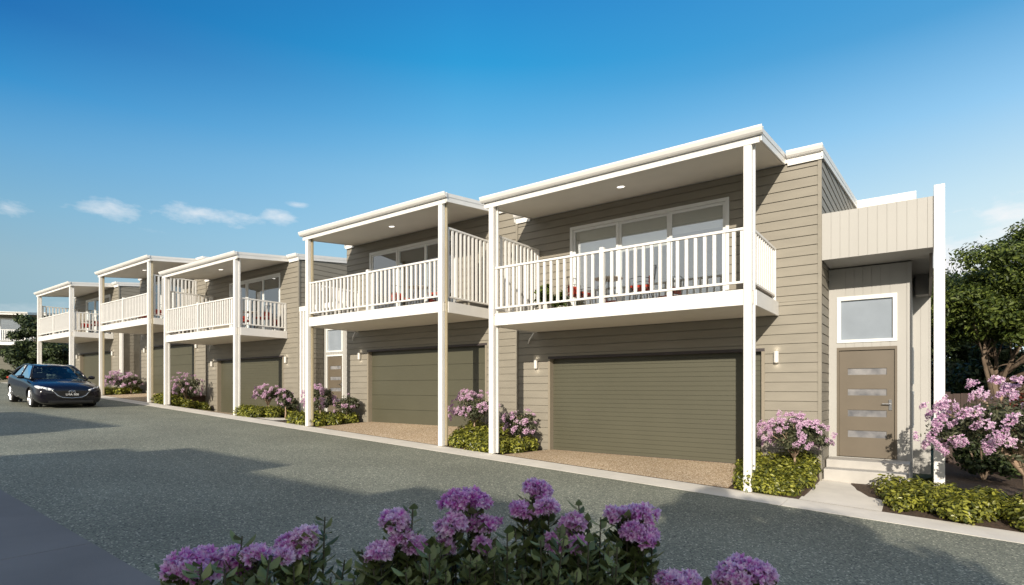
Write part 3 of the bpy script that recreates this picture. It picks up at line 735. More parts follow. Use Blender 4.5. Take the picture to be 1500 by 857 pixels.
# ------------------------------------------------------------------ planting
def petals_cluster(name, rx, rz, n, size, m):
    """a flower head: many five-petalled florets on an egg-shaped head"""
    Cc = []; Aa = []; Bb = []; tn = []
    # several lumps make an uneven head
    d = rdir(n); d[:, 2] = np.abs(d[:, 2])*1.1-.25; d /= np.linalg.norm(d, axis=1, keepdims=True)
    lc = rdir(7)*np.array([rx, rx, rz])*.52; lc[:, 2] = np.abs(lc[:, 2])*1.1-.2*rz; lr = .42+.3*rng.random(7)
    pick = rng.integers(0, 7, n); hsft = rng.normal()*.13
    ctr = lc[pick]+d*np.array([rx, rx, rz])*lr[pick][:, None]*(.72+.5*rng.random((n, 1)))
    for c, nn in zip(ctr, d):
        nn = nn+rng.normal(size=3)*.35; nn /= np.linalg.norm(nn)
        a = np.cross(nn, rdir(1)[0]); a /= np.linalg.norm(a)+1e-9; b = np.cross(nn, a)
        t0 = rng.random(); s_ = size*(.7+.6*rng.random())
        for k in range(5):
            an = k*1.2566+rng.normal()*.15; dirv = a*math.cos(an)+b*math.sin(an); cup = nn*(.35+.9*rng.random())
            ax = dirv+cup; ax /= np.linalg.norm(ax); sd = np.cross(nn, dirv)
            Cc.append(c+ax*s_*.55); Aa.append(ax*s_*.55); Bb.append(sd*s_*.29); tn.append(min(1, max(0, .25+hsft+.6*t0+.25*rng.normal())))
    return quads_mesh(name, np.array(Cc), np.array(Aa), np.array(Bb), m, np.array(tn), tip=True)
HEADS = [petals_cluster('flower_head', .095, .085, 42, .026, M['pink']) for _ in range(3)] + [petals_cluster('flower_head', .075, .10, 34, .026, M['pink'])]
def flower_bush(loc, label, rx=.6, ry=.5, z0=.35, z1=1.15, heads=24, nleaf=2600, lean=0, trunk=.5, leaf=.035, stemr=.018, seed=1, mstem='palebark', name='flowering_bush', cat='bush', hs=1.0):
    rs = random.Random(seed)
    t = thing(name, loc, label, cat, 'pink flowering bushes')
    zc = (z0+z1)/2; rz = (z1-z0)/2
    # limbs spreading from a short stem
    m = MB(); tips = []
    m.tube([(0, 0, -.05), (.02, .0, trunk*.5), (0, .01, trunk)], [stemr*1.5, stemr*1.2, stemr], 8)
    for k in range(14):
        a = k*2.4+rs.random(); e = .35+.65*rs.random()
        tip = (rx*.85*e*math.cos(a), ry*.85*e*math.sin(a), zc+rz*(.9-.9*e*e)*rs.uniform(.4, 1))
        m.tube([(0, 0, trunk*.8), (tip[0]*.45, tip[1]*.45, trunk+(tip[2]-trunk)*.55), tip], [stemr*.8, stemr*.5, stemr*.25], 6); tips.append(tip)
    m.build('stems', M[mstem], t, smooth=True)
    blobs = [(0, 0, zc, rx*.7, ry*.7, rz*.75)]
    for k in range(16):
        a = rs.random()*6.283; e = rs.random()**.5; zz = zc+rz*rs.uniform(-.6, .75)*(1-.5*e)
        blobs.append((rx*.8*e*math.cos(a), ry*.8*e*math.sin(a), zz, rx*.28, ry*.28, rz*.24))
    leaves('foliage', t, blobs, nleaf, leaf, M['bushleaf'], asp=.4, shell=.3, up=.5)
    heads = int(heads*1.75) if heads < 60 else 96
    for k in range(heads):
        u_ = rs.uniform(-.5, 1); a = rs.random()*6.283 if k % 3 else rs.uniform(3.6, 5.8)
        rr = math.sqrt(max(0, 1-u_*u_))
        q_ = rs.uniform(.78, 1.08); p = Vector((rx*rr*math.cos(a)*q_, ry*rr*math.sin(a)*q_, zc+rz*u_*q_))
        s_ = rs.uniform(.42, .92)*hs
        nr = Vector((p.x, p.y, (p.z-zc)*1.2+.3)).normalized()
        link('blossom', HEADS[k % 4], t, p, nr.to_track_quat('Z', 'Y').to_euler(), (s_, s_, s_))
    return t
def cover(xr, yr, label, n, hh=.34, leaf=.05, seed=3, pond=None):
    """low leafy ground cover filling a bed"""
    rs = random.Random(seed); x0, x1 = xr; y0, y1 = yr
    o_ = ((x0+x1)/2, (y0+y1)/2, h((x0+x1)/2, (y0+y1)/2))
    n = int(n*1.7); leaf *= .78
    t = thing('low_hedge', o_, label, 'hedge', 'low leafy hedges at the foot of the houses')
    blobs = []; nb = max(8, int((x1-x0)*(y1-y0)*16))
    for k in range(nb):
        bx = rs.uniform(x0+.06, x1-.06); by = rs.uniform(y0+.03, y1-.1)
        if pond and pond(bx, by): continue
        z = h(bx, by) if bx < -1.58 else g(bx)+.02
        r = rs.uniform(.16, .27)
        blobs.append((bx-o_[0], by-o_[1], z-o_[2]+hh*.42, r, r, hh*rs.uniform(.45, .65)))
    C, A, B = leaf_arrays(blobs, n, leaf, .45, .7, .8)
    zg = np.array([(h(c[0]+o_[0], c[1]+o_[1]) if c[0]+o_[0] < -1.58 else g(c[0]+o_[0])+.02)-o_[2] for c in C])
    k = C[:, 2] > zg; C, A, B = C[k], A[k], B[k]
    me = quads_mesh('foliage', C, A, B, M['cover'], rng.random(len(C))**1.5)
    ob = bpy.data.objects.new('foliage', me); COL.objects.link(ob); ob.parent = t
    m = MB()
    for b in blobs[::3]:
        m.tube([(b[0], b[1], b[2]-hh*.5), (b[0]+rs.uniform(-.08, .08), b[1]+rs.uniform(-.08, .08), b[2]+hh*.2)], .006, 5)
    m.build('twigs', M['stem'], t)
    return t
# beds from near to far
cover((-.56, 2.6), (9.93, 11.7), 'low yellow-green hedge beneath the flowering tree at the right edge', 15000, .32, .045)
cover((-2.74, -1.60), (9.93, 11.7), 'low hedge between the nearest garage and the front door path', 8500, .40, .045)
cover((-9.6, -7.55), (9.97, 11.5), 'low hedge between the two nearest houses, at the foot of their posts', 9000, .34, .048)
cover((-16.4, -14.45), (9.97, 11.5), 'low hedge at the foot of the left post of the second nearest house', 6500, .34, .055)
cover((-19.35, -17.9), (9.97, 11.5), 'low hedge at the foot of the right post of the middle house', 6000, .38, .055)
cover((-26.05, -24.25), (9.97, 11.5), 'low hedge at the left post of the middle house', 5000, .38, .06)
cover((-32.7, -31.3), (9.97, 11.5), 'low hedge beside the left post of the fourth house, near the parked car', 4000, .34, .06)

def hb(x, y): return h(x, y) if x < -1.58 else g(x)+.02
def FB(x, y, label, **k): return flower_bush((x, y, hb(x, y)), label, **k)
FB(-1.88, 11.0, 'pink flowering bush right of the right post of the nearest house', rx=.56, ry=.45, z0=.4, z1=1.2, heads=34, seed=5)
FB(-9.1, 10.75, 'pink flowering bush between the two nearest houses, left of the post', rx=.68, ry=.5, z0=.3, z1=1.2, heads=34, seed=8)
FB(-7.95, 11.1, 'pink flowering bush between the two nearest houses, right of the post', rx=.42, ry=.4, z0=.3, z1=1.02, heads=18, seed=9)
FB(-15.5, 10.75, 'pink flowering bush at the left post of the second nearest house', rx=.62, ry=.5, z0=.3, z1=1.2, heads=30, seed=11)
FB(-14.75, 11.2, 'dark mostly leafy bush left of the panelled garage door of the second nearest house', rx=.42, ry=.4, z0=.2, z1=.95, heads=5, seed=12)
FB(-18.95, 11.0, 'small pink flowering bush on a thin trunk before the garage of the middle house', rx=.58, ry=.45, z0=.5, z1=1.15, heads=28, seed=13)
FB(-18.15, 11.3, 'dark leafy bush beside the right wall of the middle house', rx=.42, ry=.35, z0=.2, z1=.85, heads=3, seed=14)
FB(-17.2, 10.6, 'small pink flowering bush left of the second nearest house, behind its post', rx=.26, ry=.3, z0=.3, z1=1.1, heads=8, seed=15)
FB(-24.95, 10.85, 'pink flowering bush at the left post of the middle house', rx=.8, ry=.55, z0=.3, z1=1.5, heads=34, seed=16)
FB(-32.3, 10.9, 'pink flowering bush nearest the parked car, right of a post', rx=.9, ry=.55, z0=.2, z1=1.15, heads=40, seed=17)
FB(-31.4, 11.1, 'pink flowering bush beside the panelled garage of the fourth house', rx=.6, ry=.5, z0=.2, z1=1.0, heads=18, seed=18)
# flowering tree at the right edge
FB(1.2, 11.0, 'small pink flowering tree with a pale trunk at the right edge', rx=1.34, ry=1.0, z0=.62, z1=1.98, heads=88, nleaf=9000, trunk=.75, leaf=.035, stemr=.065, seed=21, hs=1.35, name='flowering_tree', cat='tree')

# ------------------------------------------------------------------ trees
def tree(loc, label, blobs, n, leaf, lm, trunk_h=2.0, tr=.14, limbs=9, seed=1, kind='leafy_tree', bark='bark', group=None, clump=26, cs=.3, lean=(0, 0)):
    rs = random.Random(seed); t = thing(kind, loc, label, 'tree', group)
    m = MB(); m.tube([(0, 0, -.2), (lean[0]*.3, lean[1]*.3, trunk_h*.5), (lean[0], lean[1], trunk_h)], [tr*1.3, tr, tr*.8], 10)
    for k in range(limbs):
        b = blobs[k % len(blobs)]
        e = Vector((b[0]+rs.uniform(-.6, .6)*b[3], b[1]+rs.uniform(-.6, .6)*b[4], b[2]+rs.uniform(-.5, .5)*b[5])); s0 = Vector((lean[0], lean[1], trunk_h))*rs.uniform(.55, 1)
        mid = s0.lerp(e, .5)+Vector((rs.uniform(-.25, .25), rs.uniform(-.25, .25), -.15))
        m.tube([s0, mid, e], [tr*.55, tr*.35, tr*.12], 7)
        for q in range(3):
            e2 = mid.lerp(e, rs.random())+Vector((rs.uniform(-.7, .7), rs.uniform(-.7, .7), rs.uniform(-.1, .7)))
            m.tube([mid, mid.lerp(e2, .6)+Vector((0, 0, .05)), e2], [tr*.22, tr*.14, tr*.05], 5)
    m.build('trunk', M[bark], t, smooth=True)
    cl = []
    for b in blobs:
        for k in range(clump):
            d = Vector((rs.gauss(0, 1), rs.gauss(0, 1), rs.gauss(0, 1))).normalized()*rs.uniform(.45, 1.08)
            c_ = rs.uniform(.6, 1.2)*cs*(b[3]+b[4])/2
            cl.append((b[0]+d.x*b[3], b[1]+d.y*b[4], b[2]+d.z*b[5], c_, c_, c_*.6))
    leaves('crown', t, cl, n, leaf, lm, asp=.4, shell=.15, up=.5)
    return t
tree((1.55, 20.5, -1.9), 'broad green tree with several bare lower limbs behind the right edge of the nearest house',
     [(.5, 0, 4.5, 2.0, 2, 1.2), (-.7, .3, 4.0, 1.5, 1.5, 1.0), (1.9, 0, 5.1, 1.9, 1.8, 1.3), (1.2, -.8, 3.8, 1.4, 1.2, .8), (2.8, -.5, 3.9, 1.5, 1.2, 1.0), (3.4, 0, 5.2, 1.7, 1.7, 1.4)],
     90000, .056, M['treeleaf'], trunk_h=2.2, tr=.13, limbs=14, seed=4, clump=42, cs=.30, group='trees behind the nearest house')
tree((1.3, 30, -2.0), 'darker green tree seen just right of the white blade wall, behind the broad tree',
     [(.2, 0, 5.4, 2.3, 2, 1.6), (-1.0, 0, 4.4, 2.3, 1.8, 1.6), (2.0, 0, 4.4, 2.3, 1.8, 1.7), (0, 0, 2.8, 2.6, 2, 1.3)], 34000, .11, M['darkleaf'], trunk_h=2.4, tr=.16, seed=6, group='trees behind the nearest house')
tree((7.5, 28, -2.2), 'green tree at the far right behind the broad tree', [(0, 0, 5.0, 3, 2.6, 2.0), (-2.2, 0, 4.2, 2, 1.8, 1.5), (0, -1, 3, 2.6, 2, 1.2)], 17000, .11, M['darkleaf'], trunk_h=2.4, tr=.18, seed=7, group='trees behind the nearest house')
tree((-47, 11.3, .3), 'dark bushy tree at the left behind the parked car, before the distant house',
     [(0, 0, 3.0, 2.0, 1.9, 1.2), (-.7, -.5, 1.6, 2.2, 2.0, 1.2), (.9, .6, 1.6, 2.3, 2.0, 1.2), (.4, .3, 3.8, 1.1, 1.1, .6)], 30000, .10, M['darkleaf'], trunk_h=1.6, tr=.12, seed=9, clump=22, cs=.28)
tree((2.4, -5.6, -1.85), 'shade tree on the near side of the lane', [(-.2, 0, 5.35, .9, .9, .7), (.1, 0, 4.5, 1.7, 1.6, .8), (.3, 0, 3.6, 2.2, 2.0, .9), (-.9, .2, 3.1, 2.0, 1.8, .9), (1.2, 0, 2.9, 1.6, 1.6, .9)], 42000, .13, M['treeleaf'], trunk_h=2.0, tr=.15, seed=10, clump=34)

# shrubs and fence at the right, behind the flowering tree
def fence():
    t = thing('timber_fence', (.4, 17.6, -1.9), 'dark brown timber fence behind the flowering tree at the right', 'fence')
    m = MB()
    for k in range(60): m.box(k*.15, k*.15+.142, 0, .02, 0, 1.75+.01*(k % 3))
    m.build('palings', M['fence'], t)
    for zz in (.3, 1.4):
        m = MB(); m.box(0, 9, .021, .07, zz, zz+.09); m.build('rail', M['fence'], t)
    for k in range(4):
        m = MB(); m.box(k*2.9, k*2.9+.1, .071, .17, 0, 1.8); m.build('fence_post', M['fence'], t)
fence()
def shrub(loc, label, rx, ry, rz, n, leaf, lm, seed=1, name='shrub'):
    rs = random.Random(seed); t = thing(name, loc, label, 'shrub', 'dense shrubs in the side garden')
    bl = []
    for k in range(22):
        d = Vector((rs.gauss(0, 1), rs.gauss(0, 1), rs.gauss(0, 1))).normalized()*rs.uniform(.3, .9)
        bl.append((d.x*rx, d.y*ry, rz+d.z*rz, rx*.35, ry*.35, rz*.3))
    leaves('foliage', t, bl, n, leaf, lm, shell=.3, zmin=0)
    m = MB()
    for k in range(7): a = k*.9; m.tube([(0, 0, 0), (rx*.4*math.cos(a), ry*.4*math.sin(a), rz), (rx*.7*math.cos(a), ry*.7*math.sin(a), rz*1.5)], [.02, .015, .006], 6)
    m.build('stems', M['bark'], t)
for i, (x, y, rx, rz, lm, lab, lf) in enumerate((
        (.95, 14.9, .62, .62, 'darkleaf', 'dark green shrub right behind the white blade wall', .05),
        (2.1, 15.2, .75, .7, 'darkleaf', 'dark green shrub behind the flowering tree, beside the russet one', .05),
        (1.6, 16.6, .5, .98, 'redleaf', 'russet leaved shrub before the timber fence', .05),
        (3.2, 16.2, .9, .85, 'darkleaf', 'dark green shrub at the right edge before the timber fence', .06))):
    shrub((x, y, g(x)), lab, rx, .6, rz, 4200, lf, M[lm], seed=30+i)

# ------------------------------------------------------------------ foreground flowering shrubs
def px2w(u, v, d):
    a = (u-750)/822.5; return Vector(((-.593+.805*a)*d, (.805+.593*a)*d, (568.26-v)/822.5*d))
NH = {}
def near_head(rx, rz, n, seed):
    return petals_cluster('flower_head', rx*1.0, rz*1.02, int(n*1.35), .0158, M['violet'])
def near_shrub(label, heads, shoots, base_uv, d0, seed):
    rs = random.Random(seed)
    bx = px2w(base_uv, 800, d0); bz = g(bx.x)
    t = thing('flowering_shrub', (bx.x, bx.y, bz), label, 'shrub', 'violet flowering shrubs on the near side of the lane')
    o_ = Vector((bx.x, bx.y, bz))
    Cc = []; Aa = []; Bb = []; tn = []
    stems = MB()
    def stem_to(p, r=.005, leafy=.75, lsz=.030):
        base = Vector((rs.uniform(-.1, .1), rs.uniform(-.06, .06), 0))
        p = p-o_; mid = base.lerp(p, .55)+Vector((rs.uniform(-.05, .05), rs.uniform(-.04, .04), .0))
        pts = []
        for k in range(13):
            q = k/12; pts.append(base*(1-q)**2+mid*2*q*(1-q)+p*q*q)
        stems.tube(pts, [r*1.6-(r*.9)*k/12 for k in range(13)], 6)
        L_ = 0
        for k in range(64):
            q = .40+.60*(k/64); i = min(11, int(q*12)); fr_ = q*12-i; c = pts[i].lerp(pts[i+1], fr_)
            tg = (pts[i+1]-pts[i]).normalized(); an = k*1.5708+(k//2)*.4+rs.uniform(-.3, .3)
            s0 = tg.orthogonal().normalized(); s1 = tg.cross(s0); od = s0*math.cos(an)+s1*math.sin(an)
            ax = (od*rs.uniform(.6, 1)+tg*rs.uniform(.35, .9)).normalized(); sd = ax.cross(tg).normalized()
            s_ = lsz*rs.uniform(.7, 1.15)
            Cc.append(c+ax*s_); Aa.append(ax*s_); Bb.append(sd*s_*.52); tn.append(rs.random()**1.3)
    for i, (u, v, wu, wv, d) in enumerate(heads):
        p = px2w(u, v, d); rx = wu/822.5*d*.80; rz = wv/822.5*d*.80
        n = min(320, int(70+3200*rx*rz*16))
        me = near_head(rx, rz, n, i)
        link('blossom', me, t, p-o_, (rs.uniform(-.15, .15), rs.uniform(-.15, .15), 0))
        # the florets' short stalks and their main stem
        for q in range(3): stem_to(p-Vector((rs.uniform(-.5, .5)*rx, rs.uniform(-.3, .3)*rx, rz*.35)), .0035)
        for q in range(10):
            dd = Vector((rs.uniform(-1, 1)*rx*.8, rs.uniform(-1, 1)*rx*.8, rs.uniform(-.3, .8)*rz)); stems.tube([p-o_-Vector((0, 0, rz*.8)), p-o_+dd], .0015, 4)
    for (u, v, d) in shoots: stem_to(px2w(u, v, d), .003, lsz=.024)
    stems.build('stems', M['stem'], t, smooth=True)
    me = quads_mesh('leaf_sprays', np.array([tuple(c) for c in Cc]), np.array([tuple(c) for c in Aa]), np.array([tuple(c) for c in Bb]), M['nearleaf'], np.array(tn))
    ob = bpy.data.objects.new('leaf_sprays', me); COL.objects.link(ob); ob.parent = t
def jit(n, u0, u1, v0, v1, d, seed):
    r_ = random.Random(seed); return [(r_.uniform(u0, u1), r_.uniform(v0, v1), d+r_.uniform(-.15, .2)) for _ in range(n)]
near_shrub('violet flowering shrub in the foreground, leftmost, with a broad low flower head',
           [(292, 832, 44, 32, 1.5), (345, 830, 40, 30, 1.55), (375, 812, 18, 14, 1.5), (262, 838, 20, 16, 1.45)],
           jit(12, 260, 410, 815, 855, 1.5, 1)+[(355, 785, 1.5), (246, 828, 1.5)], 320, 1.5, 1)
near_shrub('violet flowering shrub in the foreground with one small head and a tall bare leafy shoot',
           [(430, 798, 30, 26, 1.6), (447, 785, 16, 14, 1.6), (418, 815, 16, 14, 1.55)],
           [(476, 757, 1.6), (400, 830, 1.6), (505, 820, 1.6), (455, 815, 1.55), (430, 830, 1.5), (485, 845, 1.5), (380, 850, 1.5)], 440, 1.6, 2)
near_shrub('violet foreground shrub with narrow stepped flower heads, third from the left',
           [(578, 765, 21, 26, 1.6), (590, 788, 18, 20, 1.6), (553, 812, 24, 16, 1.55), (610, 800, 16, 14, 1.6)],
           [(605, 740, 1.6), (530, 805, 1.55), (628, 790, 1.6)]+jit(18, 515, 645, 800, 850, 1.55, 3), 585, 1.6, 3)
near_shrub('violet flowering shrub in the foreground left of centre, with the broadest tall flower head',
           [(682, 738, 40, 26, 1.7), (662, 770, 24, 22, 1.65), (702, 768, 28, 24, 1.7), (650, 800, 12, 18, 1.65), (708, 800, 14, 14, 1.65)],
           jit(20, 615, 740, 790, 850, 1.6, 4), 680, 1.65, 4)
near_shrub('violet flowering shrub in the foreground with the topmost flower head, at the centre',
           [(787, 722, 22, 20, 1.75), (765, 748, 22, 18, 1.7), (800, 745, 18, 16, 1.7), (838, 768, 18, 16, 1.65), (826, 792, 24, 18, 1.65), (848, 800, 14, 12, 1.6)],
           [(848, 735, 1.65), (862, 758, 1.65), (755, 775, 1.65), (735, 810, 1.6)]+jit(30, 742, 880, 772, 850, 1.6, 5), 810, 1.65, 5)
near_shrub('violet flowering shrub in the foreground with a round flower head right of centre',
           [(935, 760, 34, 24, 1.7), (905, 755, 18, 16, 1.7), (945, 790, 28, 20, 1.65), (925, 782, 20, 18, 1.65)],
           [(880, 758, 1.65), (955, 832, 1.6)]+jit(22, 860, 960, 790, 850, 1.6, 6), 915, 1.65, 6)
near_shrub('violet flowering shrub in the foreground, rightmost, its heads cut by the bottom edge',
           [(990, 852, 38, 16, 1.6), (1092, 838, 40, 22, 1.6), (1062, 852, 20, 14, 1.6), (1118, 845, 18, 20, 1.6)],
           jit(5, 960, 1130, 850, 880, 1.6, 7), 1040, 1.6, 7)

# ------------------------------------------------------------------ car
for i, (x, y, rx, rz) in enumerate(((2.2, 25, 2.2, 1.75), (5.6, 25.5, 2.4, 1.9), (.9, 33, 2.6, 2.3))):
    shrub((x, y, g(x)-.1), ('tall dark screen of shrubs behind the broad tree, just right of the blade wall', 'tall dark screen of shrubs at the far right behind the fence', 'farthest tall dark shrub, low behind the darker tree')[i], rx, 1.4, rz, 12000, .1, M['darkleaf'], seed=50+i)

def car():
    xc, yc = -25.0-1.35, 6.72
    t = thing('parked_car', (xc, yc, g(xc)+.0), 'glossy black sedan parked facing the viewer on the lane at the left', 'car')
    t.rotation_euler = (0, math.atan(SLOPE), R(-1.5)); t.scale = (1.04, 1.05, 1.03)
    ST = [(2.29, .66, .22, .50, .56), (2.25, .82, .15, .60, .70), (2.10, .89, .12, .665, .79), (1.80, .915, .13, .74, .865), (1.35, .93, .14, .80, .925), (.85, .93, .14, .86, .985),
          (.3, .93, .14, .90, .97), (-.5, .93, .14, .93, .98), (-1.2, .93, .15, .96, 1.0), (-1.75, .91, .18, .98, 1.05), (-2.12, .84, .26, .97, 1.05), (-2.27, .76, .36, .88, .96), (-2.31, .6, .45, .8, .86)]
    m = MB(); rows = []
    for (x, w_, zb, zs, zt) in ST:
        half = [(0, zb), (w_*.75, zb), (w_*.95, zb+.06), (w_*1.0, zb+(zs-zb)*.45), (w_*.985, zs-.10), (w_*.955, zs), (w_*.86, zs+(zt-zs)*.45), (w_*.55, zs+(zt-zs)*.85), (0, zt)]
        ring = half+[(-y, z) for y, z in reversed(half[1:-1])]
        b = len(m.v); m.v += [(x, y, z) for y, z in ring]; rows.append(b)
    nr = 16
    for i in range(len(rows)-1):
        for k in range(nr): k2 = (k+1) % nr; m.f.append((rows[i]+k, rows[i]+k2, rows[i+1]+k2, rows[i+1]+k))
    m.f.append(tuple(rows[0]+k for k in reversed(range(nr)))); m.f.append(tuple(rows[-1]+k for k in range(nr)))
    body = m.build('body', M['paint'], t, smooth=True, sub=2)
    cut = MB()
    for x_ in (1.35, -1.35):
        for y_ in (-1.2, .62): cut.tube([(x_, y_, .30), (x_, y_+.58, .30)], .375, 40)
    co = cut.build('cut', None); co.location = t.location; co.rotation_euler = t.rotation_euler; co.scale = t.scale
    bo = body.modifiers.new('arch', 'BOOLEAN'); bo.object = co; bo.operation = 'DIFFERENCE'; bo.solver = 'EXACT'
    bpy.context.view_layer.update()
    bm_ = bpy.data.meshes.new_from_object(body.evaluated_get(bpy.context.evaluated_depsgraph_get()))
    body.modifiers.clear(); body.data = bm_; body.data.name = 'body'; bpy.data.objects.remove(co)
    if not body.data.materials: body.data.materials.append(M['paint'])
    # greenhouse: glass all round, roof skin, pillars
    base = [(1.02, .62, .955), (.78, .80, .93), (-.3, .82, .955), (-1.25, .80, .99), (-1.80, .60, 1.06)]
    top = [(.22, .50, 1.385), (.10, .585, 1.375), (-.4, .61, 1.405), (-.95, .585, 1.375), (-1.10, .48, 1.36)]
    def strip(a, b, name, mm, mirror=True, par=t):
        for s_ in ((1, -1) if mirror else (1,)):
            q = MB(); q.quad(*[(p[0], p[1]*s_, p[2]) for p in (a[0], a[1], b[1], b[0])]); q.build(name, mm, par)
    for s_ in (1, -1):
        q = MB()
        for i in (1, 2):
            A_ = [base[i], base[i+1]]; B_ = [top[i], top[i+1]]
            q.quad(*[(p[0], p[1]*s_, p[2]) for p in (A_[0], A_[1], B_[1], B_[0])])
        q.build('side_window', M['cglass'], t)
    def screen(b, tp, name, bow):
        q = MB(); n = 8; lo = []; hi = []
        for k in range(n+1):
            f_ = -1+2*k/n; bw = bow*(1-f_*f_)
            lo.append((b[0]+bw, b[1]*f_, b[2]+.005)); hi.append((tp[0]+bw*.6, tp[1]*f_, tp[2]+.012*(1-f_*f_)))
        for k in range(n): q.quad(lo[k], lo[k+1], hi[k+1], hi[k])
        q.build(name, M['cglass'], t, smooth=True)
    screen((.88, .74, .95), (.15, .55, 1.38), 'windscreen', .16)
    screen((-1.75, .68, 1.04), (-1.05, .53, 1.37), 'rear_window', -.12)
    # roof skin
    q = MB(); xs_ = [.30, .15, -.1, -.45, -.85, -1.08, -1.2]; hw = [.42, .52, .59, .61, .59, .53, .42]; hz = [1.375, 1.40, 1.43, 1.445, 1.43, 1.40, 1.365]
    n = 8; rows = []
    for x, w_, z in zip(xs_, hw, hz):
        rows.append(len(q.v)); q.v += [(x, w_*(-1+2*k/n), z-.055*abs(-1+2*k/n)**2.5) for k in range(n+1)]
    for i in range(len(rows)-1):
        for k in range(n): q.f.append((rows[i]+k, rows[i]+k+1, rows[i+1]+k+1, rows[i+1]+k))
    rf = q.build('roof', M['paint'], t, smooth=True); sm = rf.modifiers.new('s', 'SOLIDIFY'); sm.thickness = .03
    for s_ in (1, -1):
        q = MB()
        q.tube([(.93, .775*s_, .93), (.5, .675*s_, 1.2), (.16, .565*s_, 1.385), (-.4, .60*s_, 1.41), (-.98, .57*s_, 1.385), (-1.45, .68*s_, 1.2), (-1.8, .72*s_, 1.03)], [.035, .028, .026, .026, .03, .05, .06], 8)
        q.tube([(-.32, .825*s_, .95), (-.36, .615*s_, 1.39)], .025, 6)
        q.tube([(.93, .79*s_, .93), (-.3, .83*s_, .955), (-1.3, .81*s_, .99)], .015, 6)
        q.build('pillars', M['paint'], t, smooth=True)
        # mirror
        q = MB(); q.lathe([(0, -.1), (.05, -.09), (.075, -.03), (.08, .03), (.06, .09), (0, .1)], 14, 'y'); mi = q.build('wing_mirror', M['paint'], t, smooth=True, loc=(.62, .99*s_, .99)); mi.scale = (.8, 1, .85)
        q = MB(); q.tube([(.62, .84*s_, .95), (.62, .93*s_, .97)], .02, 6); q.build('mirror_arm', M['paint'], t)
        # headlight: swept wedge along the front corner
        pts_in = (2.235, .46*s_, .63); q = MB()
        lo = [(2.262, .46*s_, .605), (2.235, .60*s_, .60), (2.15, .74*s_, .615), (2.02, .835*s_, .66), (1.90, .865*s_, .71)]
        hi = [(2.25, .46*s_, .635), (2.20, .60*s_, .685), (2.09, .74*s_, .72), (1.97, .82*s_, .745), (1.89, .855*s_, .735)]
        q2 = [(p[0]+.012, p[1]*1.012, p[2]) for p in lo]; q3 = [(p[0]+.015, p[1]*1.012, p[2]) for p in hi]
        for k in range(4): q.quad(q2[k], q2[k+1], q3[k+1], q3[k])
        hl = q.build('headlight', M['lens'], t, smooth=True); so_ = hl.modifiers.new('s', 'SOLIDIFY'); so_.thickness = .03
        q = MB(); q.lathe([(0, .0), (.045, .0), (.045, -.02)], 14, 'y'); 
        q = MB(); q.tube([(2.10, .71*s_, .665), (2.185, .72*s_, .665)], .034, 12); q.build('projector', M['chrome'], hl)
        q = MB(); q.tube([(2.20, .67*s_, .37), (2.245, .67*s_, .37)], .05, 14); q.build('fog_light', M['lens'], t)
        q = MB(); q.tube([(2.235, .60*s_, .43), (2.235, .68*s_, .44), (2.19, .74*s_, .43)], .010, 6); q.build('fog_trim', M['chrome'], t)
        # tail lamp
        q = MB(); q.tube([(-2.24, .5*s_, .86), (-2.2, .72*s_, .87), (-2.0, .85*s_, .89)], .04, 8); q.build('tail_lamp', M['cushion'], t)
    # grille, chrome wing, emblem, plate, lower intake
    q = MB(); q.hexa([(2.27, -.50, .60), (2.27, .50, .60), (2.27, .36, .36), (2.27, -.36, .36)], [(2.305, -.49, .60), (2.305, .49, .60), (2.315, .35, .37), (2.315, -.35, .37)]); gr = q.build('grille', M['plate'], t, bevel=.006)
    q = MB()
    for k in range(5): q.box(2.312, 2.322, -.40+.01*k, .40-.01*k, .565-k*.042, .573-k*.042)
    q.build('grille_bars', M['wire'], gr)
    q = MB(); q.tube([(2.24, .56, .63), (2.285, .47, .56), (2.32, .38, .44), (2.335, .25, .375), (2.34, 0, .355), (2.335, -.25, .375), (2.32, -.38, .44), (2.285, -.47, .56), (2.24, -.56, .63)], [.012, .016, .018, .015, .014, .015, .018, .016, .012], 8)
    q.build('chrome_wing', M['chrome'], t, smooth=True)
    q = MB(); q.tube([(2.335, .09*math.cos(a), .555+.06*math.sin(a)) for a in [k*math.pi/12 for k in range(25)]], .008, 6)
    q.tube([(2.338, -.08, .58), (2.34, -.035, .575), (2.342, 0, .54), (2.34, .035, .575), (2.338, .08, .58)], .008, 6); q.build('emblem', M['chrome'], t)
    q = MB(); q.box(2.335, 2.345, -.19, .19, .425, .515); pl = q.build('number_plate', M['plate'], t, bevel=.004)
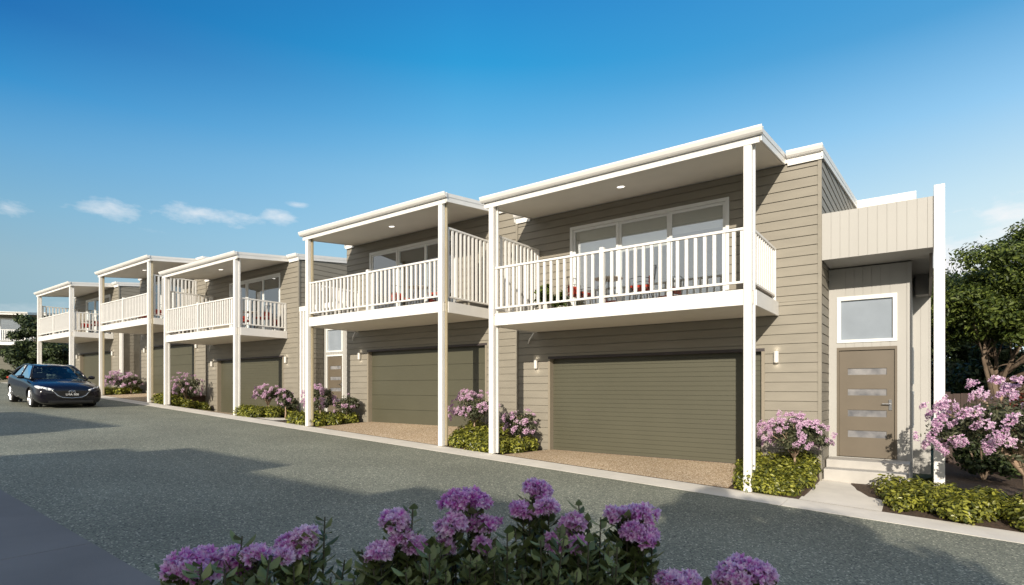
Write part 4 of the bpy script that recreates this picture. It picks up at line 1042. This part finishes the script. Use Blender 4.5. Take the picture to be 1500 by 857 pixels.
    cu = bpy.data.curves.new('plate_text', 'FONT'); cu.body = 'LMA 500'; cu.size = .095; cu.extrude = .002; cu.align_x = 'CENTER'; cu.align_y = 'CENTER'
    to = bpy.data.objects.new('plate_text', cu); COL.objects.link(to); 
    bpy.context.view_layer.update()
    me = bpy.data.meshes.new_from_object(to); bpy.data.objects.remove(to); me.materials.append(M['platetext'])
    to = bpy.data.objects.new('plate_text', me); COL.objects.link(to); to.parent = pl; to.location = (2.349, 0, .47); to.rotation_euler = (R(90), 0, R(90))
    q = MB(); q.box(2.22, 2.288, -.60, .60, .19, .27); q.build('lower_intake', M['plate'], t, bevel=.01)
    # seats and dash seen through the glass
    q = MB(); q.box(.25, .85, -.68, .68, .86, .93)
    for s_ in (1, -1): q.box(-.28, -.12, s_*.36-.22, s_*.36+.22, .6, 1.12); q.box(-.27, -.17, s_*.36-.1, s_*.36+.1, 1.13, 1.28)
    q.build('seats', M['seatdark'], t, bevel=.03)
    for x_ in (1.35, -1.35):
        for s_ in (1, -1):
            q = MB(); ya = .60*s_; q.lathe([(0, 0), (.37, 0)], 32, 'y'); q.build('arch_liner', M['tyre'], t, loc=(x_, ya, .31))
            w_ = bpy.data.objects.new('wheel', None); COL.objects.link(w_); w_.parent = t; w_.location = (x_, s_*.875, .32)
            q = MB(); q.lathe([(.24, -.03), (.25, .012), (.30, .015), (.318, .002), (.32, -.02), (.32, -.18), (.1, -.18)] if s_ > 0 else [(.24, .03), (.25, -.012), (.30, -.015), (.318, -.002), (.32, .02), (.32, .18), (.1, .18)], 36, 'y'); q.build('tyre', M['tyre'], w_, smooth=True)
            q = MB(); yy = .012*s_
            q.lathe([(.25, yy), (.235, yy+.006*s_), (.222, yy-.01*s_)], 36, 'y'); q.lathe([(0, yy+.006*s_), (.04, yy+.006*s_), (.05, yy-.01*s_)], 16, 'y')
            for k in range(10):
                a = k*math.pi/5+(.12 if k % 2 else -.12)*0; q.tube([(.03*math.cos(a), yy, .03*math.sin(a)), (.235*math.cos(a), yy, .235*math.sin(a))], [.018, .014], 5)
            q.build('rim', M['alloy'], w_)
car()
print('objects', len(bpy.data.objects))
